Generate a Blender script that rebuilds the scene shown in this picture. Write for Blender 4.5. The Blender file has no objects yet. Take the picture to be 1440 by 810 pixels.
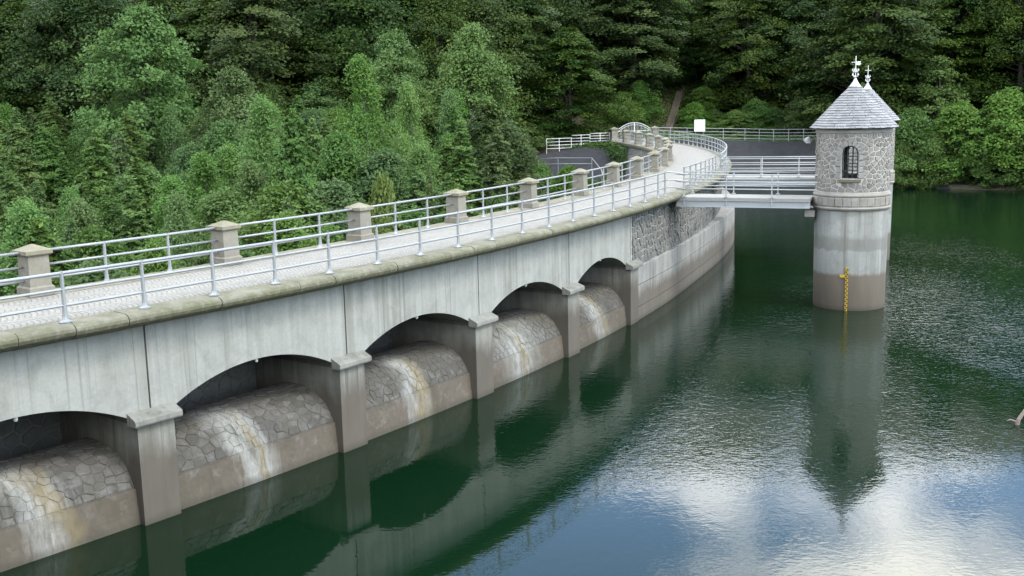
import bpy, math, random
import numpy as np
from mathutils import Vector, Matrix
rad, deg, sin, cos, pi = math.radians, math.degrees, math.sin, math.cos, math.pi
S = bpy.context.scene
COL = S.collection

# ------------------------------------------------------------------ camera
cam_d = bpy.data.cameras.new('camera'); cam = bpy.data.objects.new('camera', cam_d); COL.objects.link(cam)
cam_d.sensor_width = 36.0; cam_d.lens = 36.0 * 1533.86 / 1440.0
cam_d.clip_start = 0.2; cam_d.clip_end = 3000
PITCH, ROLL = 0.17146, 0.0219
F = Vector((0, cos(PITCH), -sin(PITCH))); R0 = Vector((1, 0, 0)); D0 = Vector((0, -sin(PITCH), -cos(PITCH)))
R1 = R0 * cos(ROLL) + D0 * sin(ROLL); D1 = -R0 * sin(ROLL) + D0 * cos(ROLL)
m3 = Matrix((R1, -D1, -F)).transposed()
cam.matrix_world = Matrix.Translation((0, 0, 9.8)) @ m3.to_4x4()
S.camera = cam

# ------------------------------------------------------------------ light
SUN_EL, SUN_AZ = rad(52), math.atan2(-0.55, 0.80)        # azimuth angle in the xy plane, towards the sun
sun_dir = Vector((cos(SUN_EL) * cos(SUN_AZ), cos(SUN_EL) * sin(SUN_AZ), sin(SUN_EL)))
sl = bpy.data.lights.new('sun', 'SUN'); sl.energy = 1.4; sl.angle = rad(16); sl.color = (1.0, 0.96, 0.9)
so = bpy.data.objects.new('sun', sl); COL.objects.link(so)
so.rotation_euler = (-sun_dir).to_track_quat('-Z', 'Y').to_euler(); so.location = (40, -30, 80)

W = bpy.data.worlds.new('World'); S.world = W; W.use_nodes = True
wt = W.node_tree; wt.nodes.clear()
def wn(t, **k):
    n = wt.nodes.new(t)
    for a, b in k.items(): setattr(n, a, b)
    return n
sky = wn('ShaderNodeTexSky', sky_type='NISHITA', sun_disc=False, sun_elevation=SUN_EL, sun_rotation=pi / 2 - SUN_AZ,
         altitude=400, air_density=1.0, dust_density=0.5, ozone_density=4.5)
tc = wn('ShaderNodeTexCoord'); sep = wn('ShaderNodeSeparateXYZ'); wt.links.new(tc.outputs['Generated'], sep.inputs[0])
zz = wn('ShaderNodeMath', operation='ADD'); wt.links.new(sep.outputs['Z'], zz.inputs[0]); zz.inputs[1].default_value = 0.12
zm = wn('ShaderNodeMath', operation='MAXIMUM'); wt.links.new(zz.outputs[0], zm.inputs[0]); zm.inputs[1].default_value = 0.06
dx = wn('ShaderNodeMath', operation='DIVIDE'); wt.links.new(sep.outputs['X'], dx.inputs[0]); wt.links.new(zm.outputs[0], dx.inputs[1])
dy = wn('ShaderNodeMath', operation='DIVIDE'); wt.links.new(sep.outputs['Y'], dy.inputs[0]); wt.links.new(zm.outputs[0], dy.inputs[1])
cv = wn('ShaderNodeCombineXYZ'); wt.links.new(dx.outputs[0], cv.inputs[0]); wt.links.new(dy.outputs[0], cv.inputs[1])
CLOUD_SEED = 25.8
cv.inputs[2].default_value = CLOUD_SEED
cn = wn('ShaderNodeTexNoise'); cn.inputs['Scale'].default_value = 1.0; cn.inputs['Detail'].default_value = 7; cn.inputs['Roughness'].default_value = 0.58
co = wn('ShaderNodeVectorMath', operation='ADD'); wt.links.new(cv.outputs[0], co.inputs[0]); co.inputs[1].default_value = (0.0, -0.15, 0.0)
wt.links.new(co.outputs[0], cn.inputs['Vector'])
cr = wn('ShaderNodeValToRGB'); cr.color_ramp.elements[0].position = 0.475; cr.color_ramp.elements[1].position = 0.60; cr.color_ramp.elements[0].color = (0.075, 0.08, 0.09, 1)
wt.links.new(cn.outputs['Fac'], cr.inputs[0])
cm = wn('ShaderNodeMix', data_type='RGBA'); wt.links.new(cr.outputs[0], cm.inputs['Factor'])
hs = wn('ShaderNodeHueSaturation'); hs.inputs['Saturation'].default_value = 1.25; hs.inputs['Value'].default_value = 1.6; wt.links.new(sky.outputs[0], hs.inputs['Color'])
wt.links.new(hs.outputs[0], cm.inputs['A']); cm.inputs['B'].default_value = (25, 24.4, 23, 1)
bg = wn('ShaderNodeBackground'); bg.inputs['Strength'].default_value = 0.15; wt.links.new(cm.outputs['Result'], bg.inputs['Color'])
wo = wn('ShaderNodeOutputWorld'); wt.links.new(bg.outputs[0], wo.inputs[0])

S.view_settings.view_transform = 'Standard'; S.view_settings.look = 'None'
S.view_settings.exposure = 1.28; S.view_settings.gamma = 1.0; S.view_settings.use_curve_mapping = False
S.cycles.use_denoising = True
S.cycles.max_bounces = 6; S.cycles.diffuse_bounces = 3; S.cycles.glossy_bounces = 3
S.cycles.transmission_bounces = 4; S.cycles.transparent_max_bounces = 8
S.cycles.caustics_reflective = False; S.cycles.caustics_refractive = False

# ------------------------------------------------------------------ helpers
CX, CY = -97.4, 96.6                 # centre of the dam's arc
def pol(r, th, z=0.0):
    a = rad(th); return Vector((CX + r * cos(a), CY + r * sin(a), z))

class NT:
    def __init__(s, name):
        s.m = bpy.data.materials.new(name); s.m.use_nodes = True; s.t = s.m.node_tree; s.t.nodes.clear()
        s.out = s.t.nodes.new('ShaderNodeOutputMaterial')
    def n(s, typ, ins=None, out=0, **k):
        nd = s.t.nodes.new(typ)
        for a, b in k.items(): setattr(nd, a, b)
        for key, v in (ins or {}).items(): s.set(nd, key, v)
        return nd.outputs[out] if out is not None else nd
    def set(s, nd, key, v):
        i = nd.inputs[key]
        if isinstance(v, bpy.types.NodeSocket): s.t.links.new(v, i)
        else: i.default_value = v
    def pos(s): return s.n('ShaderNodeNewGeometry', out='Position')
    def obj(s): return s.n('ShaderNodeTexCoord', out='Object')
    def uv(s): return s.n('ShaderNodeTexCoord', out='UV')
    def rnd(s): return s.n('ShaderNodeObjectInfo', out='Random')
    def scale(s, v, xyz): return s.n('ShaderNodeVectorMath', {0: v, 1: xyz}, operation='MULTIPLY')
    def noise(s, v, sc, det=4, rough=0.55, dist=0.0):
        return s.n('ShaderNodeTexNoise', {'Vector': v, 'Scale': sc, 'Detail': det, 'Roughness': rough, 'Distortion': dist}, out='Fac')
    def voro(s, v, sc, feature='F1', out='Distance', rand=1.0):
        return s.n('ShaderNodeTexVoronoi', {'Vector': v, 'Scale': sc, 'Randomness': rand}, out=out, feature=feature)
    def ramp(s, f, *stops):
        nd = s.n('ShaderNodeValToRGB', {'Fac': f}, out=None); e = nd.color_ramp.elements
        while len(e) < len(stops): e.new(0.5)
        for el, (p, c) in zip(e, stops):
            el.position = p; el.color = (c, c, c, 1) if not isinstance(c, tuple) else (*c, 1)
        return nd.outputs[0]
    def mix(s, f, a, b, blend='MIX'):
        nd = s.n('ShaderNodeMix', out=None, data_type='RGBA', blend_type=blend)
        for key, v in (('Factor', f), ('A', a), ('B', b)):
            if isinstance(v, tuple) and len(v) == 3: v = (*v, 1)
            if key == 'Factor': s.set(nd, 0, v)
            else: s.set(nd, 6 if key == 'A' else 7, v)
        return nd.outputs[2]
    def math(s, op, a, b=0.0, c=0.0):
        nd = s.n('ShaderNodeMath', out=None, operation=op)
        s.set(nd, 0, a); s.set(nd, 1, b); s.set(nd, 2, c); return nd.outputs[0]
    def sepx(s, v, axis): return s.n('ShaderNodeSeparateXYZ', {0: v}, out=axis)
    def maprange(s, v, a, b, c=0.0, d=1.0):
        return s.n('ShaderNodeMapRange', {0: v, 1: a, 2: b, 3: c, 4: d})
    def bump(s, h, strength=0.4, dist=0.02):
        return s.n('ShaderNodeBump', {'Height': h, 'Strength': strength, 'Distance': dist})
    def principled(s, col, rough=0.8, bump=None, metal=0.0, spec=0.3, weather=0.74, **ex):
        if weather < 1.0: col = s.mix(1.0, col, (weather * .985, weather, weather * .99), 'MULTIPLY')    # even cut of the base colour, balanced by the exposure
        ins = {'Base Color': (*col, 1) if isinstance(col, tuple) else col, 'Roughness': rough, 'Metallic': metal, 'Specular IOR Level': spec}
        if bump is not None: ins['Normal'] = bump
        ins.update(ex)
        b = s.n('ShaderNodeBsdfPrincipled', ins); s.t.links.new(b, s.out.inputs[0]); return s.m

def put(name, me, mat, parent=None, loc=(0, 0, 0)):
    o = bpy.data.objects.new(name, me); COL.objects.link(o)
    if mat is not None and not me.materials: me.materials.append(mat)
    o.location = loc
    if parent is not None: o.parent = parent
    return o
def world_origin(o):
    v = Vector(o.location)
    while o.parent is not None: o = o.parent; v = v + Vector(o.location)
    return v
def mk(name, verts, faces, mat, parent=None, uvs=None, smooth=False, local=False):
    """one mesh object; verts are world positions unless local"""
    if parent is not None and not local:
        w = world_origin(parent); verts = [(v[0] - w.x, v[1] - w.y, v[2] - w.z) for v in verts]
    me = bpy.data.meshes.new(name); me.from_pydata([tuple(v) for v in verts], [], faces)
    if uvs is not None:
        l = me.uv_layers.new(name='UVMap')
        vi = np.empty(len(me.loops), np.int32); me.loops.foreach_get('vertex_index', vi)
        l.data.foreach_set('uv', np.array(uvs, np.float32)[vi].ravel())
    if smooth: me.polygons.foreach_set('use_smooth', [True] * len(me.polygons))
    me.update()
    return put(name, me, mat, parent)
def tag(o, label, cat, group=None):
    o['label'] = label; o['category'] = cat
    if group: o['group'] = group
    return o
def thing(name, label, cat, loc, group=None):
    o = bpy.data.objects.new(name, None); COL.objects.link(o); o.location = loc; o.empty_display_size = 0.2
    return tag(o, label, cat, group)
def struct(o): o['kind'] = 'structure'; return o
def stuff(o): o['kind'] = 'stuff'; return o

class MB:
    """collects shapes for one mesh"""
    def __init__(s): s.v = []; s.f = []; s.uv = []
    def add(s, vs, fs, uv=None):
        b = len(s.v); s.v += [tuple(v) for v in vs]; s.f += [tuple(i + b for i in f) for f in fs]
        s.uv += uv if uv else [(0, 0)] * len(vs)
        return s
    def box(s, c, half, ax=((1, 0, 0), (0, 1, 0), (0, 0, 1))):
        c = Vector(c); A = [Vector(a) * h for a, h in zip(ax, half)]
        vs = [c + A[0] * i + A[1] * j + A[2] * k for k in (-1, 1) for j in (-1, 1) for i in (-1, 1)]
        return s.add(vs, [(0, 2, 3, 1), (4, 5, 7, 6), (0, 1, 5, 4), (2, 6, 7, 3), (0, 4, 6, 2), (1, 3, 7, 5)])
    def tube(s, pts, rs, n=8, caps=True):
        pts = [Vector(p) for p in pts]
        if not isinstance(rs, (list, tuple)): rs = [rs] * len(pts)
        vs, fs = [], []; up = Vector((0.13, 0.21, 1)).normalized()
        for i, p in enumerate(pts):
            t = (pts[min(i + 1, len(pts) - 1)] - pts[max(i - 1, 0)]).normalized()
            a = t.cross(up)
            if a.length < 0.05: a = t.cross(Vector((1, 0, 0)))
            a.normalize(); b = t.cross(a)
            for k in range(n):
                w = 2 * pi * k / n; vs.append(p + (a * cos(w) + b * sin(w)) * rs[i])
        for i in range(len(pts) - 1):
            for k in range(n):
                k2 = (k + 1) % n; fs.append((i * n + k, i * n + k2, (i + 1) * n + k2, (i + 1) * n + k))
        if caps:
            fs.append(tuple(range(n))[::-1]); fs.append(tuple((len(pts) - 1) * n + k for k in range(n)))
        return s.add(vs, fs)
    def lathe(s, prof, n=24, c=(0, 0, 0), cap=False):
        vs, fs = [], []
        for r, z in prof:
            for k in range(n):
                w = 2 * pi * k / n; vs.append((c[0] + r * cos(w), c[1] + r * sin(w), c[2] + z))
        for i in range(len(prof) - 1):
            for k in range(n):
                k2 = (k + 1) % n; fs.append((i * n + k, i * n + k2, (i + 1) * n + k2, (i + 1) * n + k))
        if cap:
            fs.append(tuple(range(n))[::-1]); fs.append(tuple((len(prof) - 1) * n + k for k in range(n)))
        return s.add(vs, fs)
    def sweep(s, prof, ths, uvf=None):
        """closed (r,z) outline swept along the arc of the dam, with end caps"""
        n = len(prof); vs, fs, uv = [], [], []
        for th in ths:
            for j, (r, z) in enumerate(prof):
                vs.append(pol(r, th, z)); uv.append(uvf(th, j) if uvf else (th, z))
        for i in range(len(ths) - 1):
            for j in range(n):
                k = (j + 1) % n; fs.append((i * n + j, (i + 1) * n + j, (i + 1) * n + k, i * n + k))
        fs.append(tuple(range(n))); fs.append(tuple((len(ths) - 1) * n + j for j in range(n))[::-1])
        return s.add(vs, fs, uv)
    def columns(s, ths, zb, zt, r0, r1):
        """wall between radii r0,r1 along the arc; bottom zb(th), top zt(th)"""
        vs, fs = [], []
        for th in ths:
            a, b = zb(th), zt(th)
            vs += [pol(r0, th, a), pol(r1, th, a), pol(r1, th, b), pol(r0, th, b)]
        for i in range(len(ths) - 1):
            for j in range(4):
                k = (j + 1) % 4; fs.append((i * 4 + j, (i + 1) * 4 + j, (i + 1) * 4 + k, i * 4 + k))
        fs.append((0, 1, 2, 3)); e = (len(ths) - 1) * 4; fs.append((e + 3, e + 2, e + 1, e))
        return s.add(vs, fs)
    def build(s, name, mat, parent=None, uv=False, smooth=False, local=False):
        return mk(name, s.v, s.f, mat, parent, s.uv if uv else None, smooth, local)

def lin(a, b, n): return [a + (b - a) * i / (n - 1) for i in range(n)]

def rubble(w, h, cw, ch, gap, rng, jit=0.36):
    """irregular stones filling a w x h rectangle -> list of (u,v) polygons"""
    pts = []; rows = max(1, round(h / ch))
    for j in range(rows):
        cwj = cw * rng.uniform(0.8, 1.25); cols = max(1, round(w / cwj)); off = rng.random()
        for i in range(-1, cols + 1):
            pts.append(((i + off + rng.uniform(-jit, jit)) * w / cols, (j + 0.5 + rng.uniform(-jit, jit) * 0.75) * h / rows))
    P = np.array(pts); out = []
    for i, p in enumerate(P):
        d = P - p; dd = (d ** 2).sum(1); nb = np.argsort(dd)[1:15]
        poly = [(0, 0), (w, 0), (w, h), (0, h)]
        g = gap / 2
        poly = [(g, g), (w - g, g), (w - g, h - g), (g, h - g)]
        for k in nb:
            L = math.sqrt(dd[k]); nx, ny = d[k] / L; lim = L / 2 - g
            new = []
            for a in range(len(poly)):
                A, B = poly[a], poly[(a + 1) % len(poly)]
                da = (A[0] - p[0]) * nx + (A[1] - p[1]) * ny - lim; db = (B[0] - p[0]) * nx + (B[1] - p[1]) * ny - lim
                if da <= 0: new.append(A)
                if (da < 0 < db) or (db < 0 < da):
                    t = da / (da - db); new.append((A[0] + (B[0] - A[0]) * t, A[1] + (B[1] - A[1]) * t))
            poly = new
            if len(poly) < 3: break
        if len(poly) < 3: continue
        q = []                                           # drop near-double corners
        for a in range(len(poly)):
            A, B = poly[a], poly[(a + 1) % len(poly)]
            if math.hypot(A[0] - B[0], A[1] - B[1]) > 0.03 * cw * 2: q.append(A)
        if len(q) < 3: continue
        area = abs(sum(q[a][0] * q[(a + 1) % len(q)][1] - q[(a + 1) % len(q)][0] * q[a][1] for a in range(len(q)))) / 2
        if area > 0.1 * cw * ch: out.append(q)
    return out
def stone_geo(poly, fmap, proud, rng, mb=None, uvmap=None):
    """a cushion-faced stone; fmap(u,v,h) -> world"""
    cu = sum(p[0] for p in poly) / len(poly); cvv = sum(p[1] for p in poly) / len(poly); n = len(poly)
    pr = proud * rng.uniform(0.55, 1.3); tu, tv = rng.uniform(-.2, .2) * proud, rng.uniform(-.2, .2) * proud
    vs, uv = [], []
    for sc, hh in ((1.0, -0.03), (0.985, pr * 0.55), (0.86, pr)):
        for (u, v) in poly:
            uu, vv = cu + (u - cu) * sc, cvv + (v - cvv) * sc
            hx = hh + (0 if hh < 0 else (tu * (u - cu) + tv * (v - cvv)) / 0.2 + rng.uniform(-.12, .12) * proud)
            vs.append(fmap(uu, vv, hx)); uv.append(uvmap(uu, vv) if uvmap else (uu, vv))
    fs = []
    for k in (0, 1):
        for a in range(n):
            b = (a + 1) % n; fs.append((k * n + a, k * n + b, (k + 1) * n + b, (k + 1) * n + a))
    fs.append(tuple(2 * n + a for a in range(n)))
    m = mb if mb is not None else MB(); m.add(vs, fs, uv); return m

# ------------------------------------------------------------------ materials
def m_concrete(name, light, dark, brown, zbrown, streak=1.0, zsoft=0.35, band=None):
    t = NT(name); p = t.pos(); z = t.sepx(p, 2)
    st = t.noise(t.scale(p, (1, 1, 0.045)), 3.2, 6, 0.62); st2 = t.noise(t.scale(p, (1, 1, 0.02)), 9.0, 3, 0.5)
    big = t.noise(p, 0.55, 4); fine = t.noise(p, 14, 5, 0.65)
    msk = t.ramp(t.noise(t.scale(p, (1, 1, 0.25)), 0.42, 4, 0.6), (0.36, 0.15), (0.62, 1.0))
    c = t.mix(t.math('MULTIPLY', msk, t.ramp(st, (0.42, 0.0), (0.64, 0.95 * streak))), light, dark)
    c = t.mix(t.math('MULTIPLY', t.ramp(st2, (0.58, 0.0), (0.72, 1.0)), 0.55 * streak), c, tuple(x * 0.5 for x in dark))
    blot = t.noise(p, 1.9, 7, 0.68, 0.4)
    c = t.mix(t.math('MULTIPLY', t.ramp(blot, (0.48, 0.0), (0.66, 1.0)), 0.4), c, tuple(x * 0.8 for x in dark))
    c = t.mix(t.math('MULTIPLY', t.ramp(big, (0.4, 0.0), (0.7, 1.0)), 0.35), c, tuple(min(1, x * 1.15) for x in light))
    c = t.mix(t.math('MULTIPLY', t.ramp(fine, (0.35, 0.0), (0.75, 1.0)), 0.28), c, tuple(x * 0.8 for x in dark))
    if band:                                              # old water mark
        bz = t.math('ADD', z, t.math('MULTIPLY', t.math('SUBTRACT', t.noise(p, 2.2, 5, 0.6), 0.5), 0.5))
        bm = t.math('MULTIPLY', t.maprange(bz, band[0], band[0] + .05), t.maprange(bz, band[1], band[1] - .25))
        c = t.mix(t.math('MULTIPLY', bm, 0.6), c, band[2])
    if brown is not None:
        nz = t.math('ADD', z, t.math('MULTIPLY', t.math('SUBTRACT', t.noise(t.scale(p, (1, 1, 0.3)), 1.6, 6, 0.65), 0.5), zsoft * 2.4))
        f = t.maprange(nz, zbrown + zsoft * .5, zbrown - zsoft * .5)
        bc = t.mix(t.noise(t.scale(p, (1, 1, 0.25)), 2.5, 5), tuple(x * 0.72 for x in brown), tuple(x * 1.25 for x in brown))
        c = t.mix(t.math('MULTIPLY', f, 0.92), c, bc)
        wet = t.math('ADD', z, t.math('MULTIPLY', fine, 0.12))
        c = t.mix(t.math('MULTIPLY', t.maprange(wet, 0.3, 0.08), 0.6), c, (0.05, 0.045, 0.03))
    bh = t.math('ADD', t.math('MULTIPLY', fine, 0.6), st)
    return t.principled(c, 0.85, t.bump(bh, 0.25, 0.02))
M = {}
M['panel'] = m_concrete('panel_concrete', (0.325, 0.33, 0.30), (0.19, 0.19, 0.16), None, 0)
M['pier'] = m_concrete('pier_concrete', (0.24, 0.235, 0.205), (0.135, 0.13, 0.105), (0.1, 0.085, 0.065), 1.75, 1.2, 0.6)
M['pier_cap'] = m_concrete('pier_cap_concrete', (0.25, 0.245, 0.215), (0.13, 0.13, 0.105), None, 0)
M['lower'] = m_concrete('lower_wall_concrete', (0.33, 0.325, 0.295), (0.15, 0.14, 0.12), (0.122, 0.104, 0.08), 1.3, 1.2, 0.5)
M['shaft'] = m_concrete('tower_shaft_concrete', (0.225, 0.23, 0.212), (0.12, 0.12, 0.103), (0.098, 0.08, 0.057), 1.62, 1.3, 0.16, (2.7, 3.45, (0.105, 0.105, 0.09)))
M['vault'] = m_concrete('vault_concrete', (0.14, 0.138, 0.12), (0.075, 0.073, 0.06), None, 0)  # darker concrete: shade inside the spillway bays is put into the colour
M['abut'] = m_concrete('abutment_concrete', (0.36, 0.36, 0.33), (0.2, 0.2, 0.18), (0.18, 0.15, 0.11), 1.6)

def m_stone(name, cols, rough=0.9, moss=None, sc=9, bump=0.5, lichen=None):
    t = NT(name); p = t.pos(); r = t.rnd()
    c = t.ramp(r, (0.0, cols[0]), (0.35, cols[1]), (0.7, cols[2]), (1.0, cols[3 % len(cols)]))
    n1 = t.noise(p, sc, 6, 0.65); n2 = t.noise(p, 1.3, 4)
    c = t.mix(t.math('MULTIPLY', t.ramp(n1, (0.35, 0.0), (0.7, 1.0)), 0.5), c, tuple(x * 0.6 for x in cols[0]))
    c = t.mix(t.math('MULTIPLY', t.ramp(n2, (0.4, 0.0), (0.65, 1.0)), 0.35), c, tuple(min(1, x * 1.35) for x in cols[1]))
    if moss: c = t.mix(t.math('MULTIPLY', t.ramp(t.noise(p, 2.1, 6, 0.7), (0.42, 0.0), (0.62, 1.0)), moss[1]), c, moss[0])
    if lichen: c = t.mix(t.ramp(t.voro(t.n('ShaderNodeVectorMath', {0: p, 1: (3, 1, 2)}, operation='ADD'), 6), (0.10, 1.0), (0.2, 0.0)), c, lichen)
    return t.principled(c, rough, t.bump(n1, bump, 0.03))
M['tower_stone'] = m_stone('tower_rubble_stone', [(0.165, 0.155, 0.135), (0.225, 0.212, 0.186), (0.29, 0.272, 0.238), (0.2, 0.172, 0.142)])
M['mortar'] = m_stone('pale_mortar', [(0.47, 0.455, 0.415)] * 4, sc=5)
M['dress'] = m_stone('dressed_stone', [(0.27, 0.26, 0.235), (0.31, 0.3, 0.275), (0.25, 0.24, 0.215), (0.29, 0.275, 0.25)], sc=16, bump=0.25)
M['belt_stone'] = m_stone('belt_course_stone', [(0.27, 0.25, 0.22), (0.32, 0.3, 0.27), (0.24, 0.225, 0.2), (0.3, 0.27, 0.23)], moss=((0.2, 0.19, 0.13), 0.5))
M['sill'] = m_stone('stained_sill_stone', [(0.17, 0.14, 0.1)] * 4, moss=((0.1, 0.09, 0.06), 0.6))
M['face_stone'] = m_stone('wall_rubble_stone', [(0.12, 0.118, 0.105), (0.17, 0.166, 0.15), (0.215, 0.21, 0.19), (0.15, 0.142, 0.126)])
M['face_mortar'] = m_stone('wall_mortar', [(0.4, 0.392, 0.362)] * 4, sc=5)
M['back_stone'] = m_stone('channel_wall_stone', [(0.07, 0.07, 0.062), (0.1, 0.097, 0.086), (0.13, 0.126, 0.112), (0.08, 0.08, 0.066)])  # stone tones lowered to paint in the gloom behind the arches
M['pillar'] = m_stone('parapet_pillar_stone', [(0.21, 0.197, 0.165), (0.245, 0.228, 0.19), (0.228, 0.214, 0.18), (0.26, 0.243, 0.205)], sc=11, bump=0.35, moss=((0.2, 0.18, 0.12), 0.45))
M['pillar_cap'] = m_stone('parapet_cap_stone', [(0.23, 0.213, 0.165), (0.265, 0.248, 0.19), (0.215, 0.2, 0.15), (0.255, 0.232, 0.178)], sc=11, moss=((0.19, 0.17, 0.1), 0.75))

def m_coping():
    t = NT('mossy_coping_stone'); p = t.pos(); z = t.sepx(p, 2); r = t.rnd()
    c = t.ramp(r, (0.0, (0.17, 0.163, 0.118)), (0.5, (0.21, 0.203, 0.152)), (1.0, (0.185, 0.175, 0.126)))
    n1 = t.noise(p, 7, 7, 0.7); n2 = t.noise(p, 1.7, 5, 0.6)
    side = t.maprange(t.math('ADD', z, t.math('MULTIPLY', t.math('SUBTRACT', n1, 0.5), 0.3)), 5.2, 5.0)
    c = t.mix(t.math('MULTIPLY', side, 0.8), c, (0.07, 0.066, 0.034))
    c = t.mix(t.math('MULTIPLY', t.ramp(n2, (0.42, 0.0), (0.6, 1.0)), 0.6), c, (0.09, 0.094, 0.042))
    c = t.mix(t.math('MULTIPLY', t.ramp(n1, (0.5, 0.0), (0.68, 1.0)), 0.4), c, (0.25, 0.245, 0.195))
    return t.principled(c, 0.92, t.bump(n1, 0.6, 0.03))
M['coping'] = m_coping()

def m_weir(name, base, foot):
    """u = 0..1 across the bay, v = 0 (foot) .. 1 (crest): lime bloom and a rusty trickle run down near the middle"""
    t = NT(name); uv = t.uv(); u = t.sepx(uv, 0); v = t.sepx(uv, 1); p = t.pos(); r = t.rnd()
    n1 = t.noise(p, 8, 6, 0.65); n2 = t.noise(p, 1.1, 4); z = t.sepx(p, 2); ki = t.math('FLOOR', u)
    wn = lambda k: t.n('ShaderNodeTexWhiteNoise', {'W': t.math('ADD', ki, k)}, out='Value', noise_dimensions='1D')
    bay = wn(0.37); rust = wn(5.71)
    u = t.math('ADD', t.math('FRACT', u), t.math('MULTIPLY', t.math('SUBTRACT', wn(2.13), 0.5), 0.3))
    u = t.math('ADD', u, t.math('MULTIPLY', t.math('SUBTRACT', v, 0.5), t.maprange(wn(9.4), 0, 1, -0.02, 0.22)))
    if foot:
        c = t.mix(n2, (0.13, 0.108, 0.08), (0.075, 0.06, 0.043))
    else:
        c = t.ramp(r, (0.0, base[0]), (0.4, base[1]), (0.75, base[2]), (1.0, base[0]))
        c = t.mix(t.math('MULTIPLY', n2, 0.5), c, base[1])
    c = t.mix(t.math('MULTIPLY', t.ramp(n1, (0.4, 0.0), (0.7, 1.0)), 0.45), c, tuple(x * 0.62 for x in base[0]))
    stv = t.noise(t.scale(uv, (1, 0.1, 1)), 26, 5, 0.7)
    du = t.math('ADD', t.math('ABSOLUTE', t.math('SUBTRACT', u, 0.47)), t.math('MULTIPLY', t.math('SUBTRACT', stv, 0.5), 0.30))
    du = t.math('ADD', du, t.math('MULTIPLY', t.math('SUBTRACT', n2, 0.5), 0.18))
    wf = t.maprange(du, t.maprange(bay, 0.0, 1.0, 0.30, 0.12), 0.06)
    wf = t.math('MULTIPLY', wf, t.maprange(t.math('ADD', v, t.math('MULTIPLY', n1, .2)), 1.0, 0.78))
    wf = t.math('MULTIPLY', wf, t.ramp(stv, (0.34, 0.15), (0.6, 1.0)))
    c = t.mix(t.math('MULTIPLY', wf, 0.85), c, (0.36, 0.36, 0.33))
    dr = t.math('ABSOLUTE', t.math('SUBTRACT', u, t.math('ADD', 0.52, t.math('MULTIPLY', t.math('SUBTRACT', n2, 0.5), 0.3))))
    dr = t.math('ADD', dr, t.math('MULTIPLY', t.math('SUBTRACT', stv, 0.5), 0.14))
    rf = t.math('MULTIPLY', t.maprange(dr, t.maprange(rust, 0, 1, 0.02, 0.085), 0.0), t.maprange(v, 0.78, 0.5))
    alg = t.noise(p, 0.9, 6, 0.7, 0.5)
    c = t.mix(t.math('MULTIPLY', t.ramp(alg, (0.46, 0.0), (0.62, 1.0)), 0.5), c, (0.06, 0.055, 0.035))
    pat = t.noise(p, 2.4, 7, 0.7, 0.3)
    c = t.mix(t.math('MULTIPLY', t.ramp(pat, (0.54, 0.0), (0.68, 1.0)), 0.4), c, (0.22, 0.215, 0.19))
    c = t.mix(t.math('MULTIPLY', rf, 0.8), c, t.mix(stv, (0.085, 0.058, 0.02), (0.27, 0.22, 0.12)))
    if foot:
        c = t.mix(t.math('MULTIPLY', t.maprange(z, 0.22, 0.06), 0.5), c, (0.05, 0.045, 0.03))
    return t.principled(c, 0.8, t.bump(t.math('ADD', n1, t.math('MULTIPLY', stv, .3)), 0.45, 0.03))
M['weir_stone'] = m_weir('weir_paving_stone', [(0.06, 0.056, 0.047), (0.09, 0.084, 0.071), (0.125, 0.117, 0.1)], False)
M['weir_core'] = m_weir('weir_mortar_bed', [(0.075, 0.07, 0.06), (0.09, 0.084, 0.072), (0.105, 0.098, 0.084)], False)
M['weir_foot'] = m_weir('weir_foot_concrete', [(0.22, 0.19, 0.15)] * 3, True)

def m_deck():
    t = NT('cobbled_deck_setts'); uv = t.uv(); u = t.sepx(uv, 0); v = t.sepx(uv, 1); p = t.pos()
    # fan rows: each lane of setts bows across the deck
    lane = t.math('MULTIPLY', t.math('SUBTRACT', t.math('FRACT', t.math('DIVIDE', v, 0.95)), 0.5), 0.95)
    bow = t.math('MULTIPLY', t.math('MULTIPLY', lane, lane), 0.9)
    cvx = t.n('ShaderNodeCombineXYZ', {0: t.math('MULTIPLY', t.math('ADD', u, bow), 0.8), 1: t.math('ADD', v, t.math('MULTIPLY', t.noise(p, 1.2, 2), 0.12)), 2: 0.0})
    br = t.n('ShaderNodeTexVoronoi', {'Vector': cvx, 'Scale': 9.0, 'Randomness': 0.22}, out=None, feature='DISTANCE_TO_EDGE')
    cell = t.n('ShaderNodeTexVoronoi', {'Vector': cvx, 'Scale': 9.0, 'Randomness': 0.22}, out='Color', feature='F1')
    joint = t.ramp(br.outputs['Distance'], (0.03, 1.0), (0.2, 0.0))
    cr_ = t.n('ShaderNodeSeparateColor', {0: cell}, out=0)
    c = t.mix(cr_, (0.27, 0.258, 0.225), (0.35, 0.336, 0.296))
    c = t.mix(t.math('MULTIPLY', t.ramp(t.noise(p, 0.7, 5), (0.4, 0.0), (0.68, 1.0)), 0.4), c, (0.37, 0.355, 0.315))
    c = t.mix(t.math('MULTIPLY', joint, 0.72), c, (0.12, 0.117, 0.095))
    c = t.mix(t.math('MULTIPLY', t.ramp(t.noise(p, 2.5, 6, 0.7), (0.5, 0.0), (0.7, 1.0)), 0.3), c, (0.2, 0.195, 0.16))
    ed = t.math('ADD', t.math('MINIMUM', t.math('SUBTRACT', v, 110.6), t.math('SUBTRACT', 114.03, v)), t.math('MULTIPLY', t.math('SUBTRACT', t.noise(p, 1.6, 6, 0.7), 0.5), 0.9))
    c = t.mix(t.math('MULTIPLY', t.maprange(ed, 0.28, 0.0), 0.55), c, (0.15, 0.145, 0.1))
    return t.principled(c, 0.85, t.bump(t.ramp(br.outputs['Distance'], (0.0, 0.0), (0.2, 1.0)), 0.6, 0.02))
M['deck'] = m_deck()

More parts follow.
